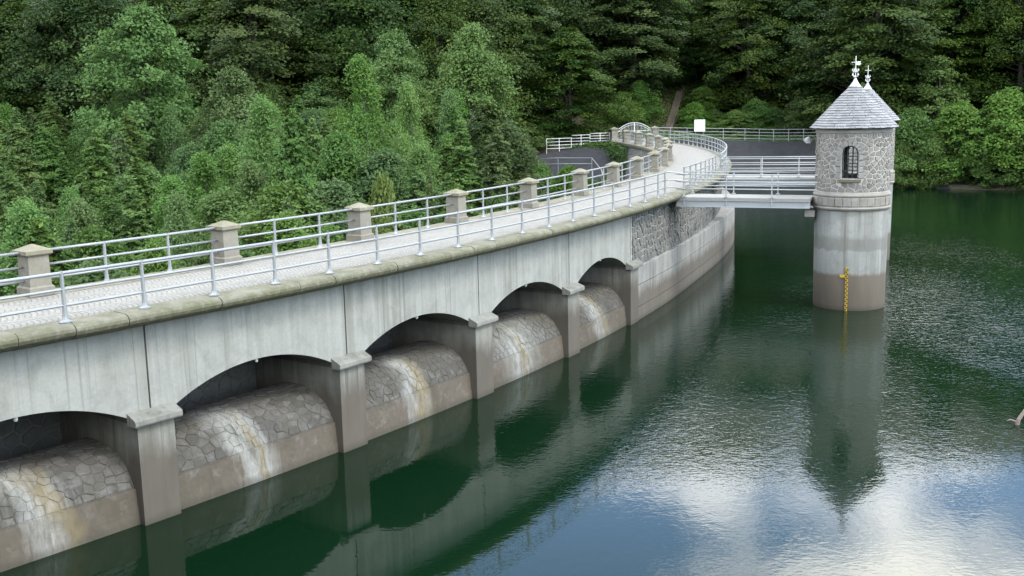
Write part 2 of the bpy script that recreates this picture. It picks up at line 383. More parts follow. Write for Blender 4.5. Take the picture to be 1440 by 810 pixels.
def m_plain(name, col, rough=0.5, metal=0.0, var=0.25, sc=12, spec=0.4):
    t = NT(name); p = t.pos(); n = t.noise(p, sc, 5, 0.6)
    c = t.mix(t.math('MULTIPLY', t.ramp(n, (0.4, 0.0), (0.7, 1.0)), var), col, tuple(x * 0.6 for x in col))
    return t.principled(c, rough, t.bump(n, 0.08, 0.01), metal, spec)
M['galv'] = m_plain('galvanised_rail_paint', (0.30, 0.315, 0.32), 0.4, 0.3)
M['galv_white'] = m_plain('pale_rail_paint', (0.38, 0.39, 0.385), 0.45, 0.05)
M['girder'] = m_plain('grey_girder_paint', (0.36, 0.38, 0.38), 0.5)
M['bridge_deck'] = m_plain('bridge_walk_slab', (0.3, 0.295, 0.265), 0.85)
M['white'] = m_plain('white_painted_metal', (0.66, 0.66, 0.63), 0.45, 0, 0.12)
M['lead'] = m_plain('lead_flashing', (0.58, 0.59, 0.6), 0.5)
M['iron'] = m_plain('dark_window_iron', (0.035, 0.04, 0.04), 0.55)
M['dark_in'] = m_plain('dim_plaster', (0.3, 0.29, 0.27), 0.9)
M['yellow'] = m_plain('gauge_yellow', (0.5, 0.33, 0.03), 0.5, 0, 0.5)
M['black'] = m_plain('gauge_black', (0.03, 0.028, 0.02), 0.6)
M['lampgrey'] = m_plain('lamp_shade_grey', (0.28, 0.29, 0.3), 0.4, 0.3)
M['globe'] = m_plain('opal_lamp_glass', (0.75, 0.75, 0.72), 0.2)
M['signback'] = m_plain('white_sign_board', (0.8, 0.8, 0.79), 0.4, 0, 0.05)
M['deadwood'] = m_plain('bleached_dead_wood', (0.25, 0.2, 0.17), 0.9, 0, 0.5)
def m_slate():
    t = NT('pale_roof_slate'); p = t.pos()
    c = t.n('ShaderNodeVertexColor', out='Color', layer_name='rnd'); f = t.n('ShaderNodeSeparateColor', {0: c}, out=0)
    k = t.mix(f, (0.2, 0.2, 0.2), (0.28, 0.278, 0.274)); n = t.noise(p, 9, 6, 0.65)
    k = t.mix(t.math('MULTIPLY', t.ramp(n, (0.45, 0.0), (0.7, 1.0)), 0.45), k, (0.13, 0.13, 0.128))
    return t.principled(k, 0.55, t.bump(n, 0.3, 0.01))
M['slate'] = m_slate()

def m_ground(name, a, b, c3, sc=0.5, bump=0.5):
    t = NT(name); p = t.pos(); n = t.noise(p, sc, 6, 0.6); n2 = t.noise(p, sc * 9, 6, 0.7)
    c = t.mix(t.ramp(n, (0.35, 0.0), (0.65, 1.0)), a, b); c = t.mix(t.math('MULTIPLY', t.ramp(n2, (0.45, 0.0), (0.65, 1.0)), 0.7), c, c3)
    return t.principled(c, 0.95, t.bump(n2, bump, 0.15))
M['forest'] = m_ground('forest_floor', (0.045, 0.05, 0.02), (0.075, 0.055, 0.032), (0.03, 0.045, 0.015))
M['bankslope'] = m_ground('dark_stone_pitching', (0.036, 0.037, 0.039), (0.055, 0.056, 0.058), (0.022, 0.024, 0.024), 1.2, 0.9)
M['turf'] = m_ground('verge_turf', (0.07, 0.13, 0.03), (0.1, 0.15, 0.04), (0.05, 0.09, 0.02), 1.5)
M['asphalt'] = m_ground('asphalt', (0.05, 0.05, 0.05), (0.06, 0.06, 0.058), (0.045, 0.045, 0.045), 2)
M['shoremud'] = m_ground('shore_mud', (0.13, 0.105, 0.075), (0.09, 0.085, 0.05), (0.06, 0.08, 0.03), 1.0)

def m_water():
    t = NT('reservoir_water'); p = t.pos()
    a = t.noise(t.scale(p, (1, 1, 1)), 2.8, 2, 0.45, 0.4); b = t.noise(t.scale(p, (1.0, 1.5, 1)), 6.5, 2, 0.5, 0.3)
    c = t.noise(t.scale(p, (0.7, 1, 1)), 0.55, 2, 0.5)
    x = t.sepx(p, 0); y = t.sepx(p, 1)
    patch = t.noise(t.scale(p, (1.0, 0.55, 1)), 0.075, 3, 0.55, 0.6)
    # breeze: open water away from the sheltered lee of the dam
    lee = t.math('SQRT', t.math('ADD', t.math('POWER', t.math('SUBTRACT', x, CX), 2.0), t.math('POWER', t.math('SUBTRACT', y, CY), 2.0)))
    lee = t.maprange(lee, 116.0, 126.0, 0.35, 1.0)
    yb = t.math('ADD', y, t.math('MULTIPLY', t.math('SUBTRACT', patch, 0.5), 34.0))
    breeze = t.math('MULTIPLY', t.maprange(yb, 25.0, 42.0), t.maprange(yb, 112.0, 74.0, 0.12, 1.0))
    st = t.math('MULTIPLY', t.math('ADD', 0.09, t.math('MULTIPLY', breeze, t.ramp(patch, (0.3, 0.35), (0.6, 1.0)))), lee)
    h = t.math('ADD', t.math('ADD', t.math('MULTIPLY', a, 0.42), t.math('MULTIPLY', b, 0.30)), t.math('MULTIPLY', c, 0.35))
    h = t.math('MULTIPLY', h, st)
    n = t.bump(h, 1.0, 0.05)
    return t.principled((0.0018, 0.0098, 0.0036), 0.02, n, 0.0, 0.5, weather=1.0, IOR=1.333)
M['water'] = m_water()

def m_leaf(name, c0, c1, c2, trans=0.3):
    t = NT(name); r = t.rnd(); v = t.n('ShaderNodeVertexColor', out='Color', layer_name='rnd'); f = t.n('ShaderNodeSeparateColor', {0: v}, out=0)
    g = t.n('ShaderNodeSeparateColor', {0: v}, out=1)
    c = t.mix(f, c0, c1); c = t.mix(t.math('MULTIPLY', g, 0.7), c, c2)
    hs = t.n('ShaderNodeHueSaturation', {'Hue': t.maprange(r, 0, 1, 0.488, 0.515), 'Saturation': t.maprange(t.math('FRACT', t.math('MULTIPLY', r, 7.3)), 0, 1, 0.88, 1.08),
            'Value': t.maprange(t.math('FRACT', t.math('MULTIPLY', r, 3.7)), 0, 1, 0.88, 1.14), 'Color': c})
    d = t.n('ShaderNodeBsdfPrincipled', {'Base Color': hs, 'Roughness': 0.6, 'Specular IOR Level': 0.12})
    tr = t.n('ShaderNodeBsdfTranslucent', {'Color': hs}); mx = t.n('ShaderNodeMixShader', {0: trans, 1: d, 2: tr})
    t.t.links.new(mx, t.out.inputs[0]); return t.m
M['beech'] = m_leaf('beech_leaf', (0.012, 0.029, 0.008), (0.026, 0.056, 0.011), (0.083, 0.120, 0.019), 0.35)
M['maple'] = m_leaf('maple_leaf', (0.053, 0.105, 0.030), (0.080, 0.142, 0.038), (0.100, 0.160, 0.038), 0.38)
M['birch'] = m_leaf('birch_leaf', (0.075, 0.150, 0.038), (0.105, 0.195, 0.048), (0.123, 0.204, 0.048), 0.4)
M['larch'] = m_leaf('larch_needle', (0.064, 0.122, 0.039), (0.096, 0.162, 0.046), (0.125, 0.181, 0.045), 0.4)
M['lime'] = m_leaf('lime_leaf', (0.081, 0.135, 0.030), (0.108, 0.171, 0.040), (0.126, 0.171, 0.045), 0.4)
M['shrub'] = m_leaf('shrub_leaf', (0.050, 0.106, 0.023), (0.084, 0.150, 0.032), (0.112, 0.173, 0.037), 0.4)
M['ivy'] = m_leaf('ivy_leaf', (0.043, 0.085, 0.020), (0.068, 0.119, 0.030), (0.085, 0.128, 0.040), 0.3)
M['bark'] = m_plain('grey_bark', (0.06, 0.052, 0.042), 0.95, 0, 0.6, 6)
M['birchbark'] = m_plain('pale_birch_bark', (0.24, 0.23, 0.2), 0.9, 0, 0.7, 5)
#PART2
# ------------------------------------------------------------------ terrain, water, banks
SHX = [-400, 15, 24.5, 29, 32, 39.6, 49.8, 70, 110, 400]; SHY = [118.5, 118.5, 117.8, 116.5, 114.8, 111.8, 105.5, 96, 88, 90]
def yshore(x): return np.interp(x, SHX, SHY)
def emb(x): return np.interp(x, [14, 18, 26, 60], [1.2, 4.0, 8.5, 8.5])
def zroad(x): return np.interp(x, [15, 22, 30], [5.12, 4.75, 4.45])
def smooth(a, b, x): t = np.clip((x - a) / (b - a), 0, 1); return t * t * (3 - 2 * t)
def wob(x, y): return np.sin(x * .21 + 1.3) * np.cos(y * .17) * .5 + np.sin(x * .53 + y * .41) * .22 + np.sin(x * .09 - y * .11 + 2) * .8
def height(x, y):
    x = np.asarray(x, float); y = np.asarray(y, float)
    r = np.hypot(x - CX, y - CY); th = np.degrees(np.arctan2(y - CY, x - CX))
    d = y - yshore(x); e = emb(x); zr = zroad(x) - 0.35
    h1 = np.where(d < 0, np.maximum(-5, d * .8), np.where(d < e, d / e * zr - .3, np.where(d < e + 6, zr + (d - e) * .1, zr + .6 + (d - e - 6) * .4)))
    h2 = np.where(d < 0, np.maximum(-5, d * .8), np.where(d < 2.5, d * .35, .875 + (d - 2.5) * .38))
    w = smooth(42, 50, x); far = h1 * (1 - w) + h2 * w
    left = np.where(y < 45, -8, np.where(y < 118, -8 + (y - 45) * .18, np.where(y < 127, 5.1, 5.1 + (y - 127) * .4)))
    left = left - 3.0 * smooth(-4, 2, x) * (1 - smooth(109, 117, y)) * smooth(66, 90, y)
    near = (-42.6 - th) * np.radians(1) * r
    hn = np.clip(near * 1.4, -6, 8.1) + np.clip(near - 8, 0, 60) * .35
    hn = np.where((th > 90) | (th < -100), -6, hn)
    wl = smooth(6, 16, x) * smooth(116, 121, y)
    down = np.maximum(left * (1 - wl) + far * wl, np.where(hn > -5.9, np.minimum(hn, 30) - 3.0, -20))
    up = np.maximum(far, hn)
    h = np.where(r > 112, up, down)
    hills = wob(x, y) * smooth(8, 30, np.abs(d)) * (np.where(r > 112, smooth(0, 20, d), 1.0))
    return h + hills * .7
def grid(name, xs, ys, mat):
    X, Y = np.meshgrid(xs, ys); Z = height(X, Y); nx, ny = len(xs), len(ys)
    v = np.stack([X.ravel(), Y.ravel(), Z.ravel()], 1)
    i = np.arange(nx * ny).reshape(ny, nx); f = np.stack([i[:-1, :-1], i[:-1, 1:], i[1:, 1:], i[1:, :-1]], -1).reshape(-1, 4)
    return mk(name, v.tolist(), [tuple(a) for a in f.tolist()], mat, smooth=True)
gx = np.concatenate([np.linspace(-900, -130, 12)[:-1], np.arange(-130, 140, 2.4), np.linspace(142, 900, 12)])
gy = np.concatenate([np.linspace(-700, -52, 12)[:-1], np.arange(-52, 212, 2.4), np.linspace(214, 900, 12)])
struct(grid('terrain', gx, gy, M['forest']))

# water: one flat sheet from under the dam's face to far beyond the frame
wr = MB(); ths = lin(-75, 16, 60); vs, fs = [], []
for t_ in ths: vs += [pol(113.2, t_), pol(150, t_), pol(420, t_)]
for i in range(len(ths) - 1):
    for j in range(2): fs.append((i * 3 + j, i * 3 + j + 1, i * 3 + j + 4, i * 3 + j + 3))
wr.add(vs, fs); struct(wr.build('water', M['water']))

# stone-pitched embankment, turf verge
xs_ = [14.6, 16, 18, 20, 22, 24.5, 27, 30, 33, 36, 39, 42, 45, 48]
def strip(name, rows, mat):
    m = MB(); n = len(rows[0]); vs = [p for row in rows for p in row]; fs = []
    for i in range(len(rows) - 1):
        for j in range(n - 1): fs.append((i * n + j, i * n + j + 1, (i + 1) * n + j + 1, (i + 1) * n + j))
    m.add(vs, fs); return struct(m.build(name, mat))
rows = []
for x in xs_:
    y0, e, z = float(yshore(x)), float(emb(x)), float(zroad(x))
    rows.append([(x, y0 - 1.2, -1.0), (x, y0 + .1, 0.12), (x, y0 + e * .55, z * .62), (x, y0 + e * .6, z * .64), (x, y0 + e * .68, z * .65), (x, y0 + e, z)])
strip('embankment', rows, M['bankslope'])
strip('verge', [[(x, float(yshore(x) + emb(x)), float(zroad(x)) + .004), (x + .4, float(yshore(x) + emb(x)) + 2.5, float(zroad(x)) + .25), (x + .8, float(yshore(x) + emb(x)) + 6.5, float(zroad(x)) + .55)] for x in xs_], M['turf'])
strip('shore', [[(x, float(yshore(x)) - .6, -.25), (x, float(yshore(x)) + .35, .3), (x + .3, float(yshore(x)) + 1.2, .75)] for x in lin(44, 100, 24)], M['shoremud'])
strip('access_road', [[pol(109.4, t_, 5.19), pol(115.2, t_, 5.19)] for t_ in (10.05, 10.8, 11.6, 12.6, 13.6)], M['asphalt'])
strip('stone_slope', [[(2.6, 113.6, 4.0), (2.4, 109.5, 2.6), (2.2, 104.5, 0.7)], [(5, 114.8, 4.4), (5, 110.5, 2.8), (5, 105, .8)], [(8, 115.8, 4.75), (8.2, 111, 3.0), (8.6, 105.5, .9)], [(12.0, 117.0, 5.0), (12.2, 111.5, 3.1), (12.6, 106, .9)]], M['bankslope'])

# ------------------------------------------------------------------ the dam
DECK = 5.22; PW = 0.25; SP = 3.258
PIER = [-38.86 + SP * k for k in range(-1, 5)]
rng = random.Random(7)
dam = thing('dam', 'long curved masonry and concrete dam with arched spillway bays along the water', 'dam', pol(112, -25, 0))
A_HALF = SP / 2 - PW - 0.02; A_M = rad(A_HALF) * 114; RISE = 0.70; A_R = (A_M ** 2 + RISE ** 2) / (2 * RISE)
def arch_z(th, c):
    x = rad(th - c) * 114
    if abs(x) >= A_M: return 2.60
    return 2.60 + math.sqrt(A_R ** 2 - x * x) - (A_R - RISE)
# spandrel panels over the bays, one per bay, with an open joint over each pier
for k in range(len(PIER) - 1):
    a, b = PIER[k] + .012, PIER[k + 1] - .012; c = (PIER[k] + PIER[k + 1]) / 2
    t0, t1 = c - A_HALF, c + A_HALF
    ths = [a, t0 - .001] + lin(t0, t1, 33) + [t1 + .001, b]
    MB().columns(ths, lambda t, c=c: arch_z(t, c), lambda t: 4.82, 110.63, 113.97).build('arch_panel', M['panel'], dam)
# piers with weathered caps
capprof = [(113.975, 2.46), (114.30, 2.46), (114.32, 2.50), (114.32, 2.60), (114.28, 2.63), (113.975, 2.76)]
for k, t in enumerate(PIER):
    prof = [(110.63, -3), (114.15, -3), (114.15, 2.45), (110.63, 2.45)]
    p_ = MB().sweep(prof, lin(t - PW, t + PW, 5)).build('pier', M['pier'], dam)
    # neck under the panels
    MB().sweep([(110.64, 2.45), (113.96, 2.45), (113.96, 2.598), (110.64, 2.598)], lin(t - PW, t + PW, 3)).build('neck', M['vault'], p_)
    MB().sweep(capprof, lin(t - PW - .07, t + PW + .07, 5)).build('cap', M['pier_cap'], p_)
# weirs
foot_prof = [(111.2, -3), (113.98, -3), (113.95, 0), (113.86, .86), (113.60, .875), (111.2, .6)]
up_pts = [(113.82, .80), (113.80, .88), (113.70, 1.09), (113.5, 1.38), (113.18, 1.62), (112.8, 1.74), (112.3, 1.79), (111.85, 1.76), (111.5, 1.6), (111.3, 1.2)]
up_prof = up_pts + [(111.3, .3), (113.5, .3)]
UP = np.array(up_pts); UL = np.r_[0, np.cumsum(np.linalg.norm(np.diff(UP, axis=0), axis=1))]
S0, S1 = UL[1], UL[7]
def prof_at(s):
    r = np.interp(s, UL, UP[:, 0]); z = np.interp(s, UL, UP[:, 1])
    r2 = np.interp(s + .08, UL, UP[:, 0]) - np.interp(s - .08, UL, UP[:, 0]); z2 = np.interp(s + .08, UL, UP[:, 1]) - np.interp(s - .08, UL, UP[:, 1])
    l = math.hypot(r2, z2) or 1; return r, z, z2 / l, -r2 / l
def vfoot(j): return [0, 0, .0, .27, .27, .27][j]
n_single = 0; back = []
order = [0, 1, 2, 3, 4]
for k in order:
    a, b = PIER[k] + PW, PIER[k + 1] - PW; wid = rad(b - a) * 113.3
    uvf = lambda th, v, a=a, b=b, k=k: (k + min(.998, max(.002, (th - a) / (b - a))), v)
    weir = MB().sweep(up_prof, lin(a, b, 12), lambda th, j: uvf(th, .27 + .73 * min(1, UL[min(j, len(UL) - 1)] / S1))).build('weir', M['weir_core'], dam, uv=True)
    MB().sweep(foot_prof, lin(a, b, 12), lambda th, j: uvf(th, vfoot(j))).build('weir_foot', M['weir_foot'], weir, uv=True)
    polys = rubble(wid, S1 - S0, 0.31, 0.21, 0.016, rng, .46)
    def fm(u, v, h, a=a):
        r, z, nr, nz = prof_at(S0 + v); return pol(r + nr * h, a + deg(u / 113.3), z + nz * h)
    def um(u, v, wid=wid, k=k): return (k + min(.998, max(.002, u / wid)), .27 + .73 * (S0 + v) / S1)
    polys.sort(key=lambda q: q[0][1])
    rest = MB()
    for q in polys:
        own = (k < 2 or k == 2) and n_single < 300
        m = stone_geo(q, fm, 0.022, rng, None if own else rest, um)
        if own: m.build('stone', M['weir_stone'], weir, uv=True); n_single += 1
    if rest.v: stuff(rest.build('stones', M['weir_stone'], weir, uv=True))
    # rear wall of the spill channel
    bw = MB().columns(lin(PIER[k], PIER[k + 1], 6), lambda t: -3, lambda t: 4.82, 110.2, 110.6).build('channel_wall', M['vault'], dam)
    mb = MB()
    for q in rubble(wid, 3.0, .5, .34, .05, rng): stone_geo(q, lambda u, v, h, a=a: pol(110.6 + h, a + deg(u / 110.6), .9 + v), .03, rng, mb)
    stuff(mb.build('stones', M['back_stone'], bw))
    # small white lamp under the crown of the arch
    c = (PIER[k] + PIER[k + 1]) / 2 + .05; L = pol(113.8, c, 3.27)
    lm = MB().tube([L + Vector((0, 0, .09)), L + Vector((0, 0, -.02))], .02, 6).lathe([(.0, -.11), (.03, -.105), (.05, -.07), (.047, -.03), (.03, 0), (0, .0)], 10, L)
    lm.build('lamp', M['globe'], dam)
# solid wing at the near bank
MB().sweep([(110.2, -4), (114.05, -4), (114.0, 4.82), (110.2, 4.82)], lin(-54, PIER[0] - .012, 14)).build('wing_wall', M['abut'], dam)

# curved rubble wall beyond the last pier: concrete skirt below, stone above
WA, WB = PIER[-1] + PW + .02, -4.0
def skirt(th): return 0.10 + 0.85 * float(smooth(-21, -10, th))     # the skirt thickens towards the far abutment
MB().sweep([(110.2, -4), (113.98, -4), (113.98, 4.82), (110.2, 4.82)], lin(PIER[-1] + .012, WB, 40)).build('core_wall', M['face_mortar'], dam)
cols = lin(WA, WB, 14)
for i in range(len(cols) - 1):
    for z0, z1 in ((-3, .585), (.615, 1.565), (1.595, 2.43)):
        a, b = cols[i] + .006, cols[i + 1] - .006; m = MB(); ths = lin(a, b, 5)
        vs, fs = [], []
        for t in ths:
            e = 113.99 + skirt(t)
            vs += [pol(113.9, t, z0), pol(e, t, z0), pol(e, t, z1 - (.0 if z1 < 2 else .03)), pol(e - .03, t, z1), pol(113.9, t, z1)]
        for q in range(4):
            for j in range(5):
                j2 = (j + 1) % 5; fs.append((q * 5 + j, (q + 1) * 5 + j, (q + 1) * 5 + j2, q * 5 + j2))
        fs += [(0, 1, 2, 3, 4), (24, 23, 22, 21, 20)]
        m.add(vs, fs); m.build('skirt_panel', M['lower'], dam)
sa = PIER[-1] + .05; wl_ = rad(WB - sa) * 114
polys = rubble(wl_, 4.82 - 2.44, .40, .28, .052, rng); polys.sort(key=lambda q: q[0][0])
face = MB(); cnt = 0
for q in polys:
    fm = lambda u, v, h: pol(113.985 + h, sa + deg(u / 114), 2.44 + v)
    own = cnt < 300 and q[0][0] > 0.2
    m = stone_geo(q, fm, .04, rng, None if own else face)
    if own: m.build('face_stone', M['face_stone'], dam); cnt += 1
if face.v: stuff(face.build('face_stones', M['face_stone'], dam))
# far abutment and the downstream face
def m_masonry():
    t = NT('downstream_masonry'); p = t.pos(); sc = t.scale(p, (1, 1, 1.25))
    e = t.voro(sc, 2.3, 'DISTANCE_TO_EDGE'); cell = t.n('ShaderNodeSeparateColor', {0: t.voro(sc, 2.3, 'F1', 'Color')}, out=0)
    c = t.mix(cell, (0.17, 0.165, 0.15), (0.30, 0.29, 0.27)); c = t.mix(t.ramp(e, (.02, 1.0), (.09, 0.0)), c, (.4, .39, .37))
    return t.principled(c, .9, t.bump(t.ramp(e, (0, 0.0), (.14, 1.0)), .7, .05))
M['masonry'] = m_masonry()
MB().sweep([(110.2, -4), (114.9, -4), (114.0, 4.82), (110.2, 4.82)], lin(WB + .012, 10.3, 12)).build('far_wall', M['masonry'], dam)
MB().sweep([(106.8, -10), (110.19, -10), (110.19, 4.9), (109.9, 4.9)], lin(-54, 10.3, 60)).build('downstream_face', M['masonry'], dam)
MB().sweep([(109.95, 4.825), (114.0, 4.825), (114.0, 5.20), (109.95, 5.20)], lin(-54, 10.3, 64)).build('deck_slab', M['abut'], dam)
# coping stones
nose = [(114.03, 4.84), (114.20, 4.83), (114.42, 4.85), (114.56, 4.90), (114.65, 4.98), (114.68, 5.06), (114.665, 5.13), (114.61, 5.19), (114.52, 5.225), (114.03, 5.232)]
step = 0.632; n_c = int((10.2 + 50) / step)
for i in range(n_c):
    a = -50 + i * step; j = rng.uniform(-.012, .012); dz = rng.uniform(-.006, .006)
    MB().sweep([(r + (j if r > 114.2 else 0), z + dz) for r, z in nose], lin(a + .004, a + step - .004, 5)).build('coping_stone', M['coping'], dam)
bnose = [(109.72, 4.98), (110.6, 4.98), (110.6, 5.24), (109.80, 5.24), (109.72, 5.2)]
step2 = 0.76
for i in range(int((10.2 + 50) / step2)):
    a = -50 + i * step2
    MB().sweep([(r, z + (5.24 - z) * .0) for r, z in bnose], lin(a + .004, a + step2 - .004, 4)).build('rear_coping_stone', M['pillar_cap'], dam)
# the cobbled walkway on top
m = MB(); ths = lin(-50, 10.2, 121); vs, fs, uv = [], [], []
for t in ths:
    for r in (110.6, 112.3, 114.026):
        vs.append(pol(r, t, DECK + (.03 if r == 112.3 else 0))); uv.append((rad(t) * 112, r))
for i in range(len(ths) - 1):
    for j in range(2): fs.append((i * 3 + j, i * 3 + j + 1, i * 3 + j + 4, i * 3 + j + 3))
m.add(vs, fs, uv); struct(m.build('walkway', M['deck'], uv=True))
#PART3
# ------------------------------------------------------------------ railings
def post_mesh(h=1.1):
    m = MB(); prof = [(0, .14, .10), (.02, .14, .10), (.025, .105, .07), (.06, .08, .055), (.12, .06, .046), (.22, .048, .04), (.45, .043, .036), (h - .05, .04, .034), (h + .02, .038, .034)]
    vs, fs = [], []
    for z, a, b in prof:
        for k in range(8):
            w = 2 * pi * (k + .5) / 8; vs.append((a * cos(w) * 1.08, b * sin(w) * 1.08, z))
    for i in range(len(prof) - 1):
        for k in range(8):
            k2 = (k + 1) % 8; fs.append((i * 8 + k, i * 8 + k2, (i + 1) * 8 + k2, (i + 1) * 8 + k))
    fs.append(tuple(range((len(prof) - 1) * 8, len(prof) * 8)))
    m.add(vs, fs); me = bpy.data.meshes.new('post'); me.from_pydata(m.v, [], m.f); me.materials.append(M['galv']); me.update(); return me
POST = post_mesh()
def rail_posts(parent, spots, mesh=POST):
    w = world_origin(parent)
    for (p, ang) in spots:
        o = put('post', mesh, None, parent, Vector(p) - w); o.rotation_euler = (0, 0, ang)
def tubes(parent, name, pts, mat, r=.03, n=8):
    o = MB().tube(pts, r, n).build(name, mat, parent, smooth=True); return o
RH = (1.08, .72, .37)
def arc_railing(label, a, b, posts, r=114.33, base=5.235, mat='galv', group=None, cat='railing'):
    t = thing('railing', label, cat, pol(r, (a + b) / 2, base), group)
    rail_posts(t, [(pol(r, th, base), rad(th + 90)) for th in posts])
    for i, h in enumerate(RH):
        tubes(t, 'rail', [pol(r, th, base + h) for th in lin(a, b, max(3, int(abs(b - a) * 2)))], M[mat], .037 if i == 0 else .031)
    return t
fa = [-44.75 + .968 * i for i in range(21)] + [-24.42, -23.86]
arc_railing('grey three-rail steel railing on the mossy coping before the first footbridge', -46, -23.75, fa)
arc_railing('short steel railing on the coping between the two footbridges', -22.1, -17.05, lin(-22.05, -17.1, 8))
arc_railing('long curving steel railing on the coping between second footbridge and arched gate', -15.75, 10.0, lin(-15.7, 9.9, 27), mat='galv_white')

# parapet pillars and the rail spans between them
PIL = [-45.1, -42.15, -39.18, -36.14, -33.14, -30.17, -27.1, -24.05, -21.3, -18.6, -15.7, -12.87, -10.0, -7.1, -4.1, -1.1, 1.9, 4.9, 7.7]
def frustum(m, z0, h0, z1, h1):
    vs = [(sx * h, sy * h, z) for z, h in ((z0, h0), (z1, h1)) for sx, sy in ((-1, -1), (1, -1), (1, 1), (-1, 1))]
    return m.add(vs, [(0, 3, 2, 1), (4, 5, 6, 7)] + [(i, (i + 1) % 4, 4 + (i + 1) % 4, 4 + i) for i in range(4)])
def pillar(th, r=110.3, label=None, k=1.0, group='stone pillars along the walkway parapet', z=5.24):
    t = thing('stone_pillar', label or 'square stone parapet pillar with low pyramid cap, rails let into both sides', 'pillar', pol(r, th, z), group)
    t.rotation_euler = (0, 0, rad(th + 90)); t.scale = (1, 1, 1)
    m = frustum(MB(), 0, .33 * k, .20, .33 * k); frustum(m, .20, .33 * k, .24, .285 * k); m.build('plinth', M['pillar'], t, local=True)
    frustum(MB(), .24, .28 * k, 1.0 * k, .265 * k).build('shaft', M['pillar'], t, local=True)
    m = frustum(MB(), 1.0 * k, .30 * k, 1.04 * k, .345 * k); frustum(m, 1.04 * k, .345 * k, 1.13 * k, .345 * k); frustum(m, 1.13 * k, .345 * k, 1.27 * k, .03); m.build('cap', M['pillar_cap'], t, local=True)
    return t
for i, th in enumerate(PIL): pillar(th)
for i in range(len(PIL) - 1):
    a, b = PIL[i] + .15, PIL[i + 1] - .15; base = 5.24
    t = thing('parapet_railing', 'three-rail steel railing span between two stone parapet pillars', 'railing', pol(110.3, (a + b) / 2, base), 'railing spans between the parapet pillars')
    w3 = (PIL[i + 1] - PIL[i]) / 3
    rail_posts(t, [(pol(110.3, PIL[i] + w3 * j, base), rad(PIL[i] + w3 * j + 90)) for j in (1, 2)])
    for j, h in enumerate(RH): tubes(t, 'rail', [pol(110.3, th, base + h) for th in lin(a, b, 4)], M['galv'], .037 if j == 0 else .031)

# ------------------------------------------------------------------ gate at the end of the walkway
GT = 10.25
pillar(GT, 110.3, 'taller stone gate pillar where the stepped ramp railing starts', 1.15, 'gate pillars', 5.2)
pillar(GT, 114.75, 'taller stone gate pillar beside the bankside railing', 1.15, 'gate pillars', 5.2)
t = thing('gate', 'white arched double gate of thin vertical bars across the walkway end', 'gate', pol(112.5, GT, 5.2))
def gp(s, z): return pol(112.52 + s, GT, 5.2 + z)
GW = 1.86
def gz(s): return 1.12 + .75 * (1 - (s / GW) ** 2)
for sg in (-1, 1):
    lf = MB().tube([gp(sg * x, gz(x)) for x in lin(.03, GW, 12)], .032, 6).tube([gp(sg * .03, .1), gp(sg * GW, .1)], .03, 6).tube([gp(sg * .03, 1.0), gp(sg * GW, 1.0)], .025, 6)
    lf.tube([gp(sg * .03, .1), gp(sg * .03, gz(0))], .035, 6).tube([gp(sg * GW, .1), gp(sg * GW, gz(GW))], .035, 6)
    leaf = lf.build('gate_leaf', M['white'], t)
    MB().tube([gp(sg * x, gz(x) - .22) for x in lin(.03, GW, 12)], .02, 6).build('hoop', M['white'], leaf)
    for x in lin(.03, GW, 13)[1:-1]: MB().tube([gp(sg * x, .1), gp(sg * x, gz(x))], .013, 5).build('bar', M['white'], leaf)

# railing along the bank road, right of the gate
def poly_railing(name, label, pts, h, hs, spacing, mat, r=.03, cat='railing', group=None, prad=.035):
    t = thing(name, label, cat, pts[0], group)
    for hh in hs: tubes(t, 'rail', [Vector(p) + Vector((0, 0, hh)) for p in pts], M[mat], r, 6)
    for i in range(len(pts) - 1):
        A, B = Vector(pts[i]), Vector(pts[i + 1]); n = max(1, round((B - A).length / spacing))
        for j in range(n + (1 if i == len(pts) - 2 else 0)):
            P = A.lerp(B, j / n); MB().tube([P - Vector((0, 0, .1)), P + Vector((0, 0, h))], prad, 6).build('post', M[mat], t)
    return t
rp = [(x, float(yshore(x) + emb(x)) + .15, float(zroad(x)) + .02) for x in (15.6, 18, 20, 22, 24.5, 27, 30, 33, 36, 39, 42, 45)]
poly_railing('bank_railing', 'long white four-rail railing above the dark pitched embankment', rp, 1.3, (1.3, .93, .58, .22), 2.1, 'galv_white')
# stepped railing going down to the left of the gate
pl = [(10.75, 116.8), (8.6, 116.0), (6.6, 115.2), (3.9, 114.0)]
zs = [5.0, 4.72, 4.35]
t = thing('stepped_railing', 'white railing stepping down in three levels from gate pillar towards the woods', 'railing', (10.75, 116.8, 5.0))
for i in range(3):
    A, B = Vector((*pl[i], zs[i])), Vector((*pl[i + 1], zs[i]))
    hgt = (1.05, 1.2, 1.3)[i]
    for hh in [hgt * q for q in (1, .74, .48, .22)]: tubes(t, 'rail', [A + Vector((0, 0, hh)), B + Vector((0, 0, hh))], M['white'], .035, 6)
    for q in ((0.02, .5, 1) if i == 2 else (0.02, .5)):
        P = A.lerp(B, q); MB().tube([P - Vector((0, 0, .35)), P + Vector((0, 0, hgt))], .045, 6).build('post', M['white'], t)
